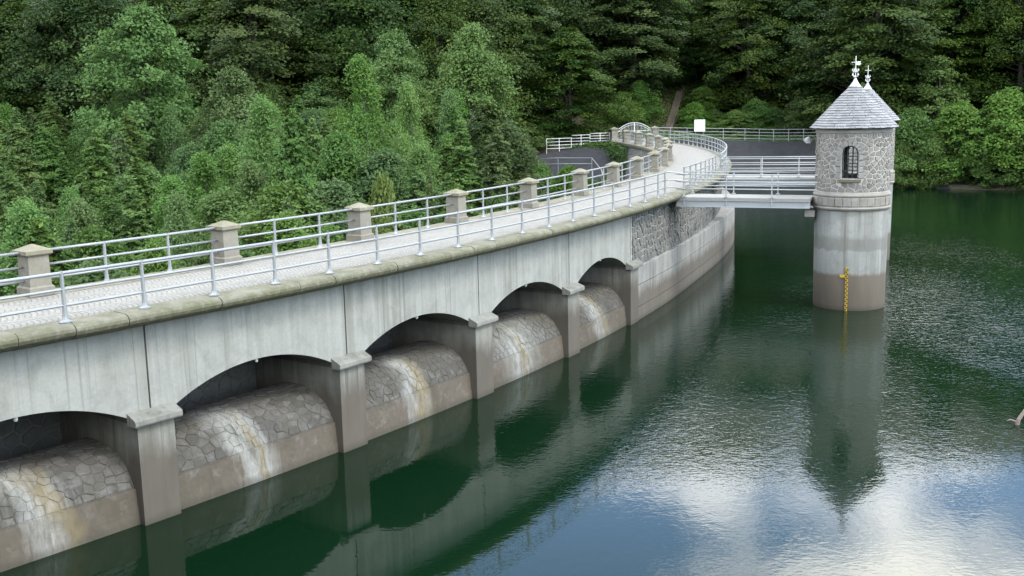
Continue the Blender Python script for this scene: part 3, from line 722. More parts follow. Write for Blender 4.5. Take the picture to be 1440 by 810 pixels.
# pipe handrail of the steps down to the dam's foot
hp = [Vector((2.6, 97.2, 4.55)), Vector((4.3, 96.6, 4.6)), Vector((7.2, 95.6, 4.6)), Vector((7.7, 91.5, 3.8)), Vector((7.75, 89.5, 3.0)), Vector((7.8, 88.0, 1.6))]
t = thing('pipe_handrail', 'thin grey pipe handrail bending down towards the foot of the dam', 'handrail', hp[2] - Vector((0, 0, 1.6)))
tubes(t, 'rail', hp, M['galv'], .035, 6); tubes(t, 'rail', [p - Vector((0, 0, .5)) for p in hp[:3]], M['galv'], .025, 6)
for p in (hp[0], hp[1], hp[2], hp[3], hp[4]):
    g = float(height(p.x, p.y)); MB().tube([(p.x, p.y, min(g, p.z) - .3), p], .03, 6).build('post', M['galv'], t)

# ------------------------------------------------------------------ sign board and hillside steps
q = Vector((21.45, float(yshore(21.45) + emb(21.45)) - .35, 4.8))
t = thing('sign_board', 'plain white notice board standing at the bank railing', 'sign', q)
MB().box(q + Vector((0, 0, 1.62)), (.6, .025, .66)).build('board', M['signback'], t)
for s in (-.45, .45): MB().tube([q + Vector((s, .06, -.4)), q + Vector((s, .06, 2.2))], .035, 6).build('post', M['galv'], t)
t = thing('hillside_steps', 'narrow earth and timber steps climbing the wooded bank behind the railing', 'steps', (18.4, 126.5, 5.0))
M['step'] = m_plain('worn_step_timber', (0.11, 0.09, 0.065), .9, 0, .6)
for i in range(26):
    f_ = i / 25; x, y = 18.0 + 4.0 * f_, 127 + 15 * f_; z = float(height(x, y)) + .12
    MB().box((x, y, z), (.45, .32, .12)).build('tread', M['step'], t)
hr = []
for i in range(7):
    f_ = i / 6; x, y = 18.6 + 4.0 * f_, 127 + 15 * f_; z = float(height(x, y)); hr.append((x, y, z + .95)); MB().tube([(x, y, z - .1), (x, y, z + .95)], .03, 6).build('post', M['step'], t)
MB().tube(hr, .03, 6).build('handrail', M['step'], t)

# ------------------------------------------------------------------ intake towers and their footbridges
def slate_cone(m, R0, z0, z1, rtop, rows, rng, cols_out):
    hgt = z1 - z0; sl_ = math.hypot(R0 - rtop, hgt); nr, nz = hgt / sl_, (R0 - rtop) / sl_
    def pt(s, phi, lift):
        r = R0 + (rtop - R0) * s; return ((r + nr * lift) * cos(phi), (r + nr * lift) * sin(phi), z0 + hgt * s + nz * lift)
    for i in range(rows):
        s0, s1 = i / rows, min(1.0, (i + 1.35) / rows); r = R0 + (rtop - R0) * s0; n = max(8, int(2 * pi * r / .27)); off = rng.random()
        for k in range(n):
            a = 2 * pi * (k + off + rng.uniform(-.06, .06)) / n; b = a + 2 * pi / n * .97; l0 = .05 + rng.uniform(-.006, .008); ds = rng.uniform(-.08, .08) / rows
            vs = [pt(s0 + ds, a, l0), pt(s0 + ds, b, l0), pt(s1, b, .012), pt(s1, a, .012), pt(s0 + ds, a, l0 - .022), pt(s0 + ds, b, l0 - .022), pt(s1, b, -.01), pt(s1, a, -.01)]
            m.add(vs, [(0, 1, 2, 3), (4, 7, 6, 5), (0, 4, 5, 1), (1, 5, 6, 2), (3, 2, 6, 7), (0, 3, 7, 4)]); c = rng.random(); cols_out += [c] * 8
def set_rnd(me, vals, vals2=None):
    ca = me.color_attributes.new('rnd', 'FLOAT_COLOR', 'POINT'); n = len(me.vertices); a = np.ones((n, 4), np.float32); a[:, 0] = vals
    if vals2 is not None: a[:, 1] = vals2
    ca.data.foreach_set('color', a.ravel())
def tower(th, rc, face_deg, label, single, vane, gauge):
    c = pol(rc, th, 0); t = thing('intake_tower', label, 'tower', c); rg = random.Random(int(th * 10) + 900)
    V = lambda x, y, z: Vector((c.x + x, c.y + y, z))
    ph0 = rad(face_deg); RO = 1.62
    MB().lathe([(1.60, -4), (1.60, 0), (1.64, 4.62), (1.1, 4.63)], 48, c).build('shaft', M['shaft'], t, smooth=True)
    # belt course
    bl = MB().lathe([(1.62, 4.52), (1.71, 4.57), (1.74, 4.64), (1.69, 4.70), (1.69, 5.14), (1.72, 5.18), (1.72, 5.23), (1.64, 5.33), (1.3, 5.36)], 48, c).build('belt', M['belt_stone'], t, smooth=False)
    nb = 30
    for i in range(nb):
        a = 2 * pi * i / nb + rg.uniform(-.02, .02); w = 2 * pi / nb * 1.70; q = [(.012, .02), (w - .012, .02), (w - .012, .40), (.012, .40)]
        stone_geo(q, lambda u, v, h, a=a: V((1.692 + h) * cos(a + u / 1.70), (1.692 + h) * sin(a + u / 1.70), 4.71 + v), .03, rg).build('belt_stone', M['belt_stone'], bl)
    # drum with a front and a rear window
    hw, zs_, zc = .38, 5.98, 7.06; ha = hw / RO; z0, z1 = 5.30, 7.98
    def top(dphi):
        s = min(abs(dphi) * RO, hw); return zc + math.sqrt(max(0, hw * hw - s * s)) * .98
    m = MB(); RI = 1.27
    segs = []
    for base in (ph0, ph0 + pi):
        wv = lin(-ha, ha, 15); segs += [(base + wv[i], base + wv[i + 1], wv[i], wv[i + 1]) for i in range(14)]
        gv = lin(base + ha, base + pi - ha, 24); segs += [(gv[i], gv[i + 1], None, None) for i in range(23)]
    def hexa(a, b, la, lb, ha_, hb_):
        vs = [V(r * cos(p), r * sin(p), z) for p, (lo, hi) in ((a, (la, ha_)), (b, (lb, hb_))) for r, z in ((RI, lo), (RO, lo), (RO, hi), (RI, hi))]
        m.add(vs, [(1, 5, 6, 2), (0, 3, 7, 4), (0, 4, 5, 1), (3, 2, 6, 7), (0, 1, 2, 3), (4, 7, 6, 5)])
    for a, b, da, db in segs:
        if da is None: hexa(a, b, z0, z0, z1, z1)
        else: hexa(a, b, z0, z0, zs_, zs_); hexa(a, b, top(da), top(db), z1, z1)
    drum = m.build('drum', M['mortar'], t)
    MB().lathe([(0.01, 5.3), (1.29, 5.3), (1.29, 5.4), (.01, 5.4)], 32, c).build('floor', M['dark_in'], t)
    def fm(u, v, h): p = ph0 + pi + u / RO; return V((RO + h) * cos(p), (RO + h) * sin(p), 5.36 + v)
    per = 2 * pi * RO; rest = MB(); cnt = 0
    polys = rubble(per, 7.97 - 5.36, .29, .20, .042, rg, .36)
    def bad(q):
        for (u, v) in q:
            z = 5.36 + v
            for cu in (0, per / 2, per):
                s = abs(u - cu)
                if s < hw + .10 and zs_ - .1 < z < zc + .02: return True
                if z >= zc and math.hypot(s, z - zc) < hw + .10: return True
        return False
    cd = Vector((-c.x, -c.y)).normalized()
    def facing(q):
        u = sum(p[0] for p in q) / len(q); p = ph0 + pi + u / RO; return cos(p) * cd.x + sin(p) * cd.y
    polys = [q for q in polys if not bad(q)]; polys.sort(key=facing, reverse=True)
    for q in polys:
        own = single and cnt < 300
        g = stone_geo(q, fm, .03, rg, None if own else rest)
        if own: g.build('stone', M['tower_stone'], drum); cnt += 1
    if rest.v: stuff(rest.build('stones', M['tower_stone'], drum))
    # window dressings, sill, bars
    for wi, base in enumerate((ph0, ph0 + pi)):
        fw = lambda u, v, h, base=base: V((RO + h) * cos(base + u / RO), (RO + h) * sin(base + u / RO), v)
        wn_ = MB()
        for x in lin(-hw + .02, hw - .02, 4): p = base + x / RO; wn_.tube([V(1.45 * cos(p), 1.45 * sin(p), zs_), V(1.45 * cos(p), 1.45 * sin(p), top(x / RO))], .022, 5)
        for z in (6.0, 6.32, 6.64, 6.96):
            wn_.tube([V(1.45 * cos(base + x / RO), 1.45 * sin(base + x / RO), z) for x in lin(-hw, hw, 5)], .02, 5)
        wn_.tube([V(1.45 * cos(base + x / RO), 1.45 * sin(base + x / RO), top(x / RO) - .02) for x in lin(-hw, hw, 12)], .025, 5)
        win = wn_.build('window_grille', M['iron'], t)
        for i in range(9):
            a0, a1 = pi * i / 9 + .02, pi * (i + 1) / 9 - .02
            q = [(-cos(a) * rr, zc + sin(a) * rr) for a, rr in ((a0, hw - .005), (a1, hw - .005), (a1, hw + .25), (a0, hw + .25))]
            stone_geo(q, fw, .045, rg).build('arch_stone', M['dress'], win)
        for sg in (-1, 1):
            for i in range(4):
                w_ = .20 if i % 2 else .27; z0_ = zs_ + i * .268; q = [(sg * (hw - .005), z0_ + .012), (sg * (hw + w_), z0_ + .012), (sg * (hw + w_), z0_ + .256), (sg * (hw - .005), z0_ + .256)]
                stone_geo(q, fw, .045, rg).build('jamb_stone', M['dress'], win)
        q = [(-hw - .1, zs_ - .15), (hw + .1, zs_ - .15), (hw + .1, zs_ - .005), (-hw - .1, zs_ - .005)]
        m = MB(); vs = []
        for z in (zs_ - .15, zs_ - .004):
            for r in (1.36, 1.75):
                for x in lin(-hw - .1, hw + .1, 5): p = base + x / RO; vs.append(V(r * cos(p), r * sin(p), z - (.03 if r > 1.5 and z > zs_ - .1 else 0)))
        fs = []
        for j in range(4): fs += [(j, j + 1, 6 + j, 5 + j), (10 + j, 15 + j, 16 + j, 11 + j), (5 + j, 6 + j, 16 + j, 15 + j), (j, 10 + j, 11 + j, j + 1)]
        fs += [(0, 5, 15, 10), (4, 14, 19, 9)]
        m.add(vs, fs); m.build('sill', M['sill'], win)
    MB().lathe([(1.35, 7.97), (1.645, 7.97), (1.675, 8.0), (1.675, 8.13), (1.74, 8.2), (1.74, 8.23), (.5, 8.24)], 48, c).build('cornice', M['dress'], t, smooth=False)
    # roof
    m = MB(); cl = []; RE, ZE, ZA = 1.92, 8.19, 10.28
    slate_cone(m, RE, 0, ZA - ZE - .22, .20, 17, rg, cl)
    roof = MB().lathe([(1.85, ZE - .0), (1.89, ZE + .02), (.19, ZA - .23), (.0, ZA - .1)], 40, c).build('roof', M['lead'], t)
    me = bpy.data.meshes.new('slates'); me.from_pydata(m.v, [], m.f); set_rnd(me, cl); me.update()
    so_ = put('slates', me, M['slate'], roof, (0, 0, ZE)); stuff(so_)
    MB().lathe([(.26, ZA - .29), (.235, ZA - .22), (.10, ZA - .02), (.05, ZA + .10), (.03, ZA + .14), (.0, ZA + .14)], 16, c).build('lead_cap', M['lead'], roof)
    # finial
    f_ = MB(); tp = V(0, 0, ZA + .1); f_.tube([tp, tp + Vector((0, 0, .95))], .022, 6).lathe([(0, .02), (.06, .05), (.07, .08), (.04, .12), (0, .13)], 10, tp)
    f_.lathe([(0, -.035), (.035, 0), (0, .035)], 8, tp + Vector((0, 0, .97)))
    fin = f_.build('finial', M['white'], t)
    for tier, (z, ln) in enumerate(((.10, .17), (.30, .14))):
        for k in range(4):
            a = pi / 2 * k + .5 * tier + .4; d = Vector((cos(a), sin(a), 0))
            pts = [tp + Vector((0, 0, z)), tp + d * ln * .55 + Vector((0, 0, z - .01)), tp + d * ln + Vector((0, 0, z + .07)), tp + d * ln * .85 + Vector((0, 0, z + .16))]
            MB().tube(pts, [.018, .026, .03, .008], 6).build('scroll_leaf', M['white'], fin)
    rt = Vector((cos(rad(8)), sin(rad(8)), 0))
    MB().tube([tp - rt * .2 + Vector((0, 0, .72)), tp + rt * .2 + Vector((0, 0, .72))], .016, 6).build('cross_bar', M['white'], fin)
    if vane:
        m = MB(); A = tp + Vector((0, 0, .60)); vs = []
        for q in (-.008, .008):
            n_ = Vector((-rt.y, rt.x, 0)) * q
            vs += [A + rt * x + Vector((0, 0, z)) + n_ for x, z in ((.02, 0), (.2, .0), (.25, .06), (.2, .09), (.25, .16), (.02, .15))]
        m.add(vs, [(5, 4, 3, 2, 1, 0), (6, 7, 8, 9, 10, 11)] + [(i, (i + 1) % 6, 6 + (i + 1) % 6, 6 + i) for i in range(6)]); m.build('weather_vane', M['white'], fin)
    # corbel under the bridge end
    dd = (pol(114, th) - pol(122.35, th)).normalized(); sd = Vector((-dd.y, dd.x, 0))
    MB().box(c + dd * 1.74 + Vector((0, 0, 4.33)), (.22, 1.05, .14), (dd, sd, (0, 0, 1))).build('corbel', M['dress'], t)
    # wall lamp on the dam side
    la = c + dd * 1.6 + sd * .3 + Vector((0, 0, 7.72)); le = la + dd * .38
    lp = MB().tube([la, la + dd * .25 + Vector((0, 0, .12)), le + Vector((0, 0, .1)), le], .018, 6).lathe([(.03, .06), (.12, .03), (.19, -.06), (.2, -.10), (.18, -.09), (.02, .03)], 14, le).build('wall_lamp', M['lampgrey'], t)
    MB().lathe([(.15, -.09), (.15, -.15), (.10, -.21), (.0, -.23)], 12, le).build('lamp_globe', M['globe'], lp)
    return t, c, dd, sd
def footbridge(th, dd, sd, label):
    a = pol(114.45, th, 0); b = pol(120.62, th, 0); t = thing('footbridge', label, 'bridge', a + Vector((0, 0, 4.6))); out = -dd
    L_ = (b - a).length; mid = (a + b) / 2
    for s in (-1, 1):
        o = mid + sd * s * .88
        g = MB()
        for z, hw_, hh in ((4.615, .07, .014), (4.76, .012, .135), (4.905, .07, .014)): g.box(o + Vector((0, 0, z)), (L_ / 2, hw_, hh), (out, sd, (0, 0, 1)))
        gd = g.build('girder', M['girder'], t)
        for q in lin(.08, .95, 4): MB().box(a + out * L_ * q + sd * s * .905 + Vector((0, 0, 4.76)), (.012, .02, .13), (out, sd, (0, 0, 1))).build('stiffener', M['girder'], gd)
        edge = [a + out * q + sd * s * .93 for q in (.35, 2.35, 4.45)]
        for p in edge:
            m = MB().tube([p + Vector((0, 0, 4.7)), p + Vector((0, 0, 6.12))], .034, 6).box(p + Vector((0, 0, 5.08)), (.09, .06, .02), (out, sd, (0, 0, 1))); m.build('post', M['galv_white'], t)
        for h in (6.12, 5.78, 5.45):
            tubes(t, 'rail', [a + sd * s * .93 - out * .05 + Vector((0, 0, h)), b + sd * s * .93 + out * .3 + Vector((0, 0, h))], M['galv_white'], .028)
    for i in range(8):
        p = a + out * (L_ * (i + .5) / 8); MB().box(p + Vector((0, 0, 4.985)), (L_ / 16 - .006, .95, .06), (out, sd, (0, 0, 1))).build('deck_plank', M['bridge_deck'], t)
    return t
t1, c1, dd1, sd1 = tower(-22.35, 122.3, -112.0, 'round stone intake tower with slate cone roof, weather vane and yellow water gauge', True, True, True)
t2, c2, dd2, sd2 = tower(-15.3, 122.62, -100.0, 'round stone intake tower mostly hidden behind the gauge tower, plain cross finial', False, False, False)
t2.scale = (.97, .97, .99)
footbridge(-22.6, dd1, sd1, 'white railed steel footbridge reaching the tower with the yellow gauge')
footbridge(-16.3, dd2, sd2, 'white railed steel footbridge reaching the tower hidden behind')
# rails that turn the corner from the dam onto the first bridge
cr_t = thing('corner_railing', 'short railing piece turning from the walkway coping onto the front footbridge', 'railing', pol(114.4, -23.5, 5.2))
for h in (1.08, .72, .37): tubes(cr_t, 'rail', [pol(114.33, -23.75, 5.235 + h), pol(114.42, -23.45, 5.22 + h * .985), pol(114.6, -23.15, 5.16 + h * .95), pol(114.9, -23.06, 5.06 + h * .98)], M['galv_white'], .03)
# water gauge on the first tower
ga = rad(-111.0); gd_ = Vector((cos(ga), sin(ga), 0)); gs = Vector((-gd_.y, gd_.x, 0)); g0 = c1 + gd_ * 1.645
t = thing('water_gauge', 'yellow and black staff gauge strip on the shaft of the front tower', 'gauge', g0)
gb = MB().box(g0 + Vector((0, 0, .75)), (.06, .02, 1.25), (gs, gd_, (0, 0, 1))).build('gauge_board', M['yellow'], t)
for i in range(20):
    z = .06 + i * .096; MB().box(g0 + gd_ * .021 + gs * (.022 if i % 2 else -.022) + Vector((0, 0, z)), (.034, .004, .03), (gs, gd_, (0, 0, 1))).build('mark', M['black'], gb)
MB().box(g0 - gs * .19 + gd_ * .01 + Vector((0, 0, 1.60)), (.11, .012, .065), (gs, gd_, (0, 0, 1))).build('number_plate', M['yellow'], t)
# dead branch in the water
B0 = Vector((14.75, 31.0, -.35))
t = thing('dead_branch', 'bare bleached branch sticking out of the open water', 'branch', B0)
MB().tube([B0, B0 + Vector((.12, .02, .5)), B0 + Vector((.42, .05, .95)), B0 + Vector((.85, 0, 1.5)), B0 + Vector((1.1, .1, 2.1))], [.07, .06, .045, .03, .012], 7).build('limb', M['deadwood'], t)
MB().tube([B0 + Vector((.10, .02, .42)), B0 + Vector((-.1, .05, .5)), B0 + Vector((-.22, .05, .47))], [.035, .025, .008], 6).build('twig', M['deadwood'], t)
MB().tube([B0 + Vector((.42, .05, .95)), B0 + Vector((.4, .2, 1.3)), B0 + Vector((.5, .35, 1.7))], [.03, .02, .006], 6).build('twig', M['deadwood'], t)
#PART4
# ------------------------------------------------------------------ trees
def leaf_mesh(name, pos, nrm, size, asp, rg, mat, hue=None):
    """one small bent leaf (quad) per row of pos"""
    n = len(pos); nrm = nrm / np.linalg.norm(nrm, axis=1, keepdims=True)
    rv = rg.normal(size=(n, 3)); a = np.cross(nrm, rv); a /= np.linalg.norm(a, axis=1, keepdims=True) + 1e-9; b = np.cross(nrm, a)
    s = size[:, None] if hasattr(size, 'shape') else size
    p0 = pos - a * s * .5; p1 = pos + b * s * asp * .5 - nrm * s * .06; p2 = pos + a * s * .5 - nrm * s * .12; p3 = pos - b * s * asp * .5 - nrm * s * .06
    v = np.stack([p0, p1, p2, p3], 1).reshape(-1, 3)
    me = bpy.data.meshes.new(name); me.vertices.add(4 * n); me.vertices.foreach_set('co', v.astype(np.float32).ravel())
    me.loops.add(4 * n); me.loops.foreach_set('vertex_index', np.arange(4 * n, dtype=np.int32))
    me.polygons.add(n); me.polygons.foreach_set('loop_start', np.arange(0, 4 * n, 4, dtype=np.int32))
    me.update(calc_edges=True)
    set_rnd(me, np.repeat(rg.random(n), 4), np.repeat(hue if hue is not None else rg.random(n), 4))
    me.materials.append(mat); me.update(); return me
def trunk_mesh(name, h, r0, limbs, rg, mat, top=.85):
    m = MB(); bend = rg.normal(size=2) * .25
    pts = [Vector((bend[0] * sin(q * 3), bend[1] * sin(q * 2.3), h * top * q - (.6 if q == 0 else 0))) for q in lin(0, 1, 7)]
    m.tube(pts, [r0 * (1.25 if i == 0 else 1 - .13 * i) for i in range(7)], 7)
    for (p, zf) in limbs:
        z = min(max(h * .12, p[2] * zf), h * top * .95); q = z / (h * top); A = Vector((bend[0] * sin(q * 3), bend[1] * sin(q * 2.3), z)); B = Vector(p)
        mid = A.lerp(B, .5) + Vector((0, 0, -.04 * (B - A).length)); rr = r0 * .32 * (1 - q * .6)
        m.tube([A, mid, B], [rr, rr * .6, rr * .18], 5, False)
    me = bpy.data.meshes.new(name); me.from_pydata(m.v, [], m.f); me.materials.append(mat); me.update(); return me
def broadleaf(seed, h, rad_, zlow, nspray, nleaf, lsize, mat, bark, kind='layer', wide=.5, r0=.3):
    rg = np.random.default_rng(seed); ph = rg.random(8) * 6.28
    def env(t, az):     # crown radius at height fraction t
        base = (np.sin(np.clip(t, 0, 1) ** (.75 if wide < .6 else .55) * pi * .97 + .08)) ** .75
        lob = 1 + .20 * np.sin(az * 2 + ph[0] + t * 5) + .18 * np.sin(az * 3 + ph[1] - t * 9) + .13 * np.sin(az * 5 + ph[2] + t * 15)
        return rad_ * np.clip(base, .12, 1) * lob
    t = rg.random(nspray) ** .9; az = rg.random(nspray) * 6.283; rf = np.where(rg.random(nspray) < .72, rg.uniform(.72, 1.1, nspray), rg.uniform(.2, .8, nspray))
    R = env(t, az) * rf; C = np.stack([R * np.cos(az), R * np.sin(az), zlow + t * (h - zlow)], 1)
    C[:, 2] -= .10 * R * (1 if kind != 'dome' else .3)
    out = np.stack([np.cos(az), np.sin(az), np.zeros(nspray)], 1)
    sr = rg.uniform(.55, 1.15, nspray) * rad_ * .26 + .25
    P, Nn, Hu = [], [], []
    for i in range(nspray):
        k = max(10, int(nleaf * rg.uniform(.6, 1.3))); q = rg.normal(size=(k, 3)); q /= np.linalg.norm(q, axis=1, keepdims=True); q *= rg.random((k, 1)) ** .45
        thick = {'layer': .30, 'dome': .55, 'hang': .95}[kind]
        side = np.array([-out[i, 1], out[i, 0], 0]); dn = np.array([0, 0, 1.])
        q3 = (q[:, :1] * out[i] * 1.15 + q[:, 1:2] * side * .9 + q[:, 2:] * dn * thick) * sr[i]
        droop = -(q[:, 0] * sr[i]) * (.34 if kind == 'layer' else .18); q3[:, 2] += droop - (np.abs(q[:, 1]) * sr[i] * .12)
        P.append(C[i] + q3)
        up = np.tile(np.array([0, 0, 1.]) + out[i] * .55, (k, 1)) + rg.normal(size=(k, 3)) * (.42 if kind == 'layer' else .6); Nn.append(up); Hu.append(np.clip(rg.random() * .8 + rg.normal(size=k) * .12, 0, 1))
    P = np.concatenate(P); Nn = np.concatenate(Nn); Hu = np.concatenate(Hu)
    crown = leaf_mesh('crown', P, Nn, rg.uniform(.65, 1.3, len(P)) * lsize, .62, rg, mat, Hu)
    sel = rg.choice(nspray, min(nspray, 46), replace=False)
    trunk = trunk_mesh('trunk', h, r0, [(C[i], rg.uniform(.62, .85)) for i in sel], rg, bark)
    return crown, trunk
def conifer(seed, h, rad_, zlow, nb, nleaf, lsize, mat, bark, droop=.25, r0=.16, cone=1.0):
    rg = np.random.default_rng(seed); P, Nn, Hu, tips = [], [], [], []
    for i in range(nb):
        t = (i + rg.random()) / nb; az = i * 2.39996 + rg.normal() * .35
        L = rad_ * ((1 - t) ** cone * .95 + .06) * rg.uniform(.5, 1.25) * (1 + .18 * sin(az * 2 + seed + t * 9)); z = zlow + t * (h - zlow); d = np.array([cos(az), sin(az), 0.]); sd_ = np.array([-d[1], d[0], 0.])
        k = max(8, int(nleaf * (L / rad_ + .12) * rg.uniform(.8, 1.2))); s = rg.random(k) ** .8
        wdt = .30 * L * np.sin(np.clip(s * .9 + .1, 0, 1) * pi) + .07
        pos = d * (s * L)[:, None] + sd_ * (rg.normal(size=k) * wdt * .6)[:, None]
        zz_ = z + .22 * L * s - droop * L * s ** 2 * 1.6 - np.abs(rg.normal(size=k)) * .10 * L * .6 - .02
        pos[:, 2] = zz_; P.append(pos); Nn.append(np.tile(np.array([0, 0, 1.]) + d * .5, (k, 1)) + rg.normal(size=(k, 3)) * .55); Hu.append(np.clip(rg.random() * .7 + rg.normal(size=k) * .15, 0, 1))
        if i % 4 == 0: tips.append((d * L * .8 + np.array([0, 0, z - .1 * L]), .98))
    k = 60; P.append(np.stack([rg.normal(size=k) * .08, rg.normal(size=k) * .08, h + rg.random(k) * .5 - .2], 1)); Nn.append(rg.normal(size=(k, 3))); Hu.append(rg.random(k))
    P = np.concatenate(P); Nn = np.concatenate(Nn); Hu = np.concatenate(Hu)
    return leaf_mesh('crown', P, Nn, rg.uniform(.6, 1.3, len(P)) * lsize, .42, rg, mat, Hu), trunk_mesh('trunk', h, r0, tips, rg, bark, .97)
PROTO = {
 'beech': [(broadleaf(11, 20, 6.0, 1.2, 330, 120, .34, M['beech'], M['bark'], 'layer', .5, .36), 20, 6.0), (broadleaf(12, 20, 5.2, .9, 320, 120, .34, M['beech'], M['bark'], 'layer', .5, .32), 20, 5.2), (broadleaf(13, 20, 6.6, 2.0, 330, 120, .32, M['beech'], M['bark'], 'dome', .7, .4), 20, 6.6)],
 'maple': [(broadleaf(21, 14, 4.2, 1.6, 240, 120, .27, M['maple'], M['bark'], 'dome', .5, .26), 14, 4.2), (broadleaf(22, 14, 4.6, 1.4, 260, 120, .27, M['maple'], M['bark'], 'dome', .7, .26), 14, 4.6)],
 'birch': [(broadleaf(31, 13, 2.2, 1.2, 170, 105, .19, M['birch'], M['birchbark'], 'hang', .5, .14), 13, 2.2), (broadleaf(32, 13, 2.7, 1.0, 200, 105, .19, M['birch'], M['birchbark'], 'hang', .7, .15), 13, 2.7)],
 'larch': [(conifer(41, 12, 2.3, .5, 230, 210, .27, M['larch'], M['bark'], .34, .12, .6), 12, 2.3), (conifer(42, 12, 2.6, .6, 240, 210, .27, M['larch'], M['bark'], .28, .12, .5), 12, 2.6), (conifer(43, 12, 2.0, .4, 220, 190, .26, M['larch'], M['bark'], .40, .11, .75), 12, 2.0)],
 'lime': [(broadleaf(51, 8, 2.4, .5, 130, 90, .22, M['lime'], M['bark'], 'dome', .6, .14), 8, 2.4)],
 'shrub': [(broadleaf(61, 6, 3.2, .0, 190, 110, .23, M['shrub'], M['bark'], 'dome', .8, .14), 6, 3.2), (broadleaf(62, 6, 2.8, .0, 180, 110, .22, M['shrub'], M['bark'], 'layer', .8, .14), 6, 2.8)],
}
NAMES = {'beech': 'beech_tree', 'maple': 'maple_tree', 'birch': 'birch_tree', 'larch': 'larch_tree', 'lime': 'lime_tree', 'shrub': 'shrub'}
tr = random.Random(5); TREES = []
def tree(kind, x, y, h, w=None, label=None, group=None, z=None, var=None, cat='tree', mat=None, name=None):
    v = tr.randrange(len(PROTO[kind])) if var is None else var; (cr_, tk), ph_, pr_ = PROTO[kind][v]
    g = float(height(x, y)) if z is None else z
    t = thing(name or NAMES[kind], label, cat, (x, y, g - .15), group)
    sc = h / ph_; sw = sc if w is None else w / pr_
    t.scale = (sw, sw, sc); t.rotation_euler = (0, 0, tr.random() * 6.28)
    put('trunk', tk, None, t); put('crown', cr_, None, t); TREES.append((x, y, (w or pr_ * sc)))
    return t
def top_tree(kind, x, y, ztop, w, label, **k):
    return tree(kind, x, y, max(2.0, ztop - float(height(x, y)) + .15), w, label, **k)
# single trees one can pick out
top_tree('maple', -31.0, 95, 17.8, 5.0, 'tall full-crowned tree rising above the young larches', var=0, name='broadleaf_tree')
top_tree('maple', -21.6, 88, 12.4, 3.8, 'rounded pale tree among larches right of the tall full-crowned tree', var=1, name='broadleaf_tree')
top_tree('maple', -10.1, 100, 15.6, 3.7, 'grey-green maple beside the dome-crowned maple at the wood edge', var=0)
top_tree('maple', -3.0, 100, 16.1, 4.2, 'dome-crowned grey-green maple standing out against the dark beech wood', var=1)
top_tree('birch', -10.6, 80, 12.7, 2.1, 'tall pale birch in front of the grey-green maple', var=0)
top_tree('birch', -6.8, 75, 10.7, 1.6, 'slender birch below the dome-crowned maple', var=0)
top_tree('larch', -12.7, 65, 9.2, 2.6, 'large feathery light green larch behind the parapet railing', var=1)
top_tree('birch', -15.6, 70, 9.8, 2.4, 'broad feathery birch beside the large light green larch', var=1)
top_tree('beech', -1.3, 82, 9.3, 4.2, 'low spreading yellow-green beech under the dome-crowned maple', var=0)
top_tree('lime', -5.4, 46, 6.3, 1.35, 'small bright yellow-green bushy tree just behind a parapet pillar', var=0, name='young_tree')
top_tree('larch', -4.2, 57, 6.4, .9, 'slim young larch beside the bright bushy tree', var=2)
top_tree('beech', 6.7, 120, 17.0, 4.6, 'sunlit beech leaning out left of the arched gate', var=1)
top_tree('lime', 45.8, 118, 13.0, 2.9, 'bright green young tree rising over the lakeside bushes', var=0, name='young_tree')
top_tree('lime', 37.2, 116, 10.3, 1.4, 'small bright tree peeking out behind the tower roofs', var=0, name='young_tree')
def free(x, y, md):
    return all((x - a) ** 2 + (y - b) ** 2 > md * md for a, b, _ in TREES)
def polar(x, y): return math.hypot(x - CX, y - CY), deg(math.atan2(y - CY, x - CX))
# lakeside bushes right of the towers
for i, (x, y, zt, w) in enumerate([(39.0, 113.6, 6.2, 2.6), (41.6, 113.2, 7.6, 3.2), (45.4, 110.6, 8.6, 3.8), (49.3, 108.6, 9.8, 4.0), (43.2, 111.2, 5.6, 2.6), (47.3, 108.6, 5.9, 2.7), (51.4, 105.8, 6.3, 3.0), (53.5, 107.5, 10.2, 4.2), (40.2, 112.0, 4.2, 2.2), (57, 104.5, 9.0, 4.0), (61, 103, 9.5, 4.4)]):
    top_tree('shrub', x, y, zt, w, 'dense leafy bush overhanging the shore right of the towers', group='bushes along the lake shore', cat='bush', name='lakeside_bush')
# bushes on the bank behind the railing and by the dam's foot
for (x, y, h, w) in [(13.5, 129.5, 3.4, 2.2), (15.6, 131.5, 4.2, 2.4), (22.2, 131.5, 3.4, 2.0), (24.0, 136, 4.0, 2.4), (26.5, 129, 3.6, 2.2), (29.2, 130.5, 4.4, 2.6), (31.5, 131, 3.2, 2.0), (34, 128.5, 4.6, 2.6), (24.6, 133, 2.6, 1.6), (37, 127, 5.0, 2.8)]:
    tree('shrub', x, y, h, w, 'leafy undergrowth bush on the bank behind the long railing', 'bushes behind the bank railing', cat='bush', name='bank_bush')
for (x, y, zt, w) in [(5.2, 99.5, 2.9, 1.7), (7.4, 101.0, 2.3, 1.3), (3.0, 106.5, 3.6, 1.5), (1.0, 108, 5.6, 2.6), (-1.5, 112, 6.4, 3.0), (1.8, 116.5, 7.2, 2.6), (0.2, 100, 4.6, 2.4), (3.2, 102, 3.0, 1.6), (6.0, 103, 2.2, 1.3), (4.6, 119.5, 7.0, 2.4), (4.3, 80, 4.4, 2.2), (2.4, 85, 4.6, 2.0), (1.2, 77, 3.6, 2.0), (6.3, 86, 2.6, 1.6), (-.8, 70, 3.4, 1.8), (3.2, 73.5, 3.0, 1.6), (8.6, 97.5, 2.8, 1.4), (5.5, 92, 2.7, 1.6)]:
    top_tree('shrub', x, y, zt, w, 'low leafy bush below the walkway near the pipe handrail', group='bushes below the downstream parapet', cat='bush', name='valley_bush')
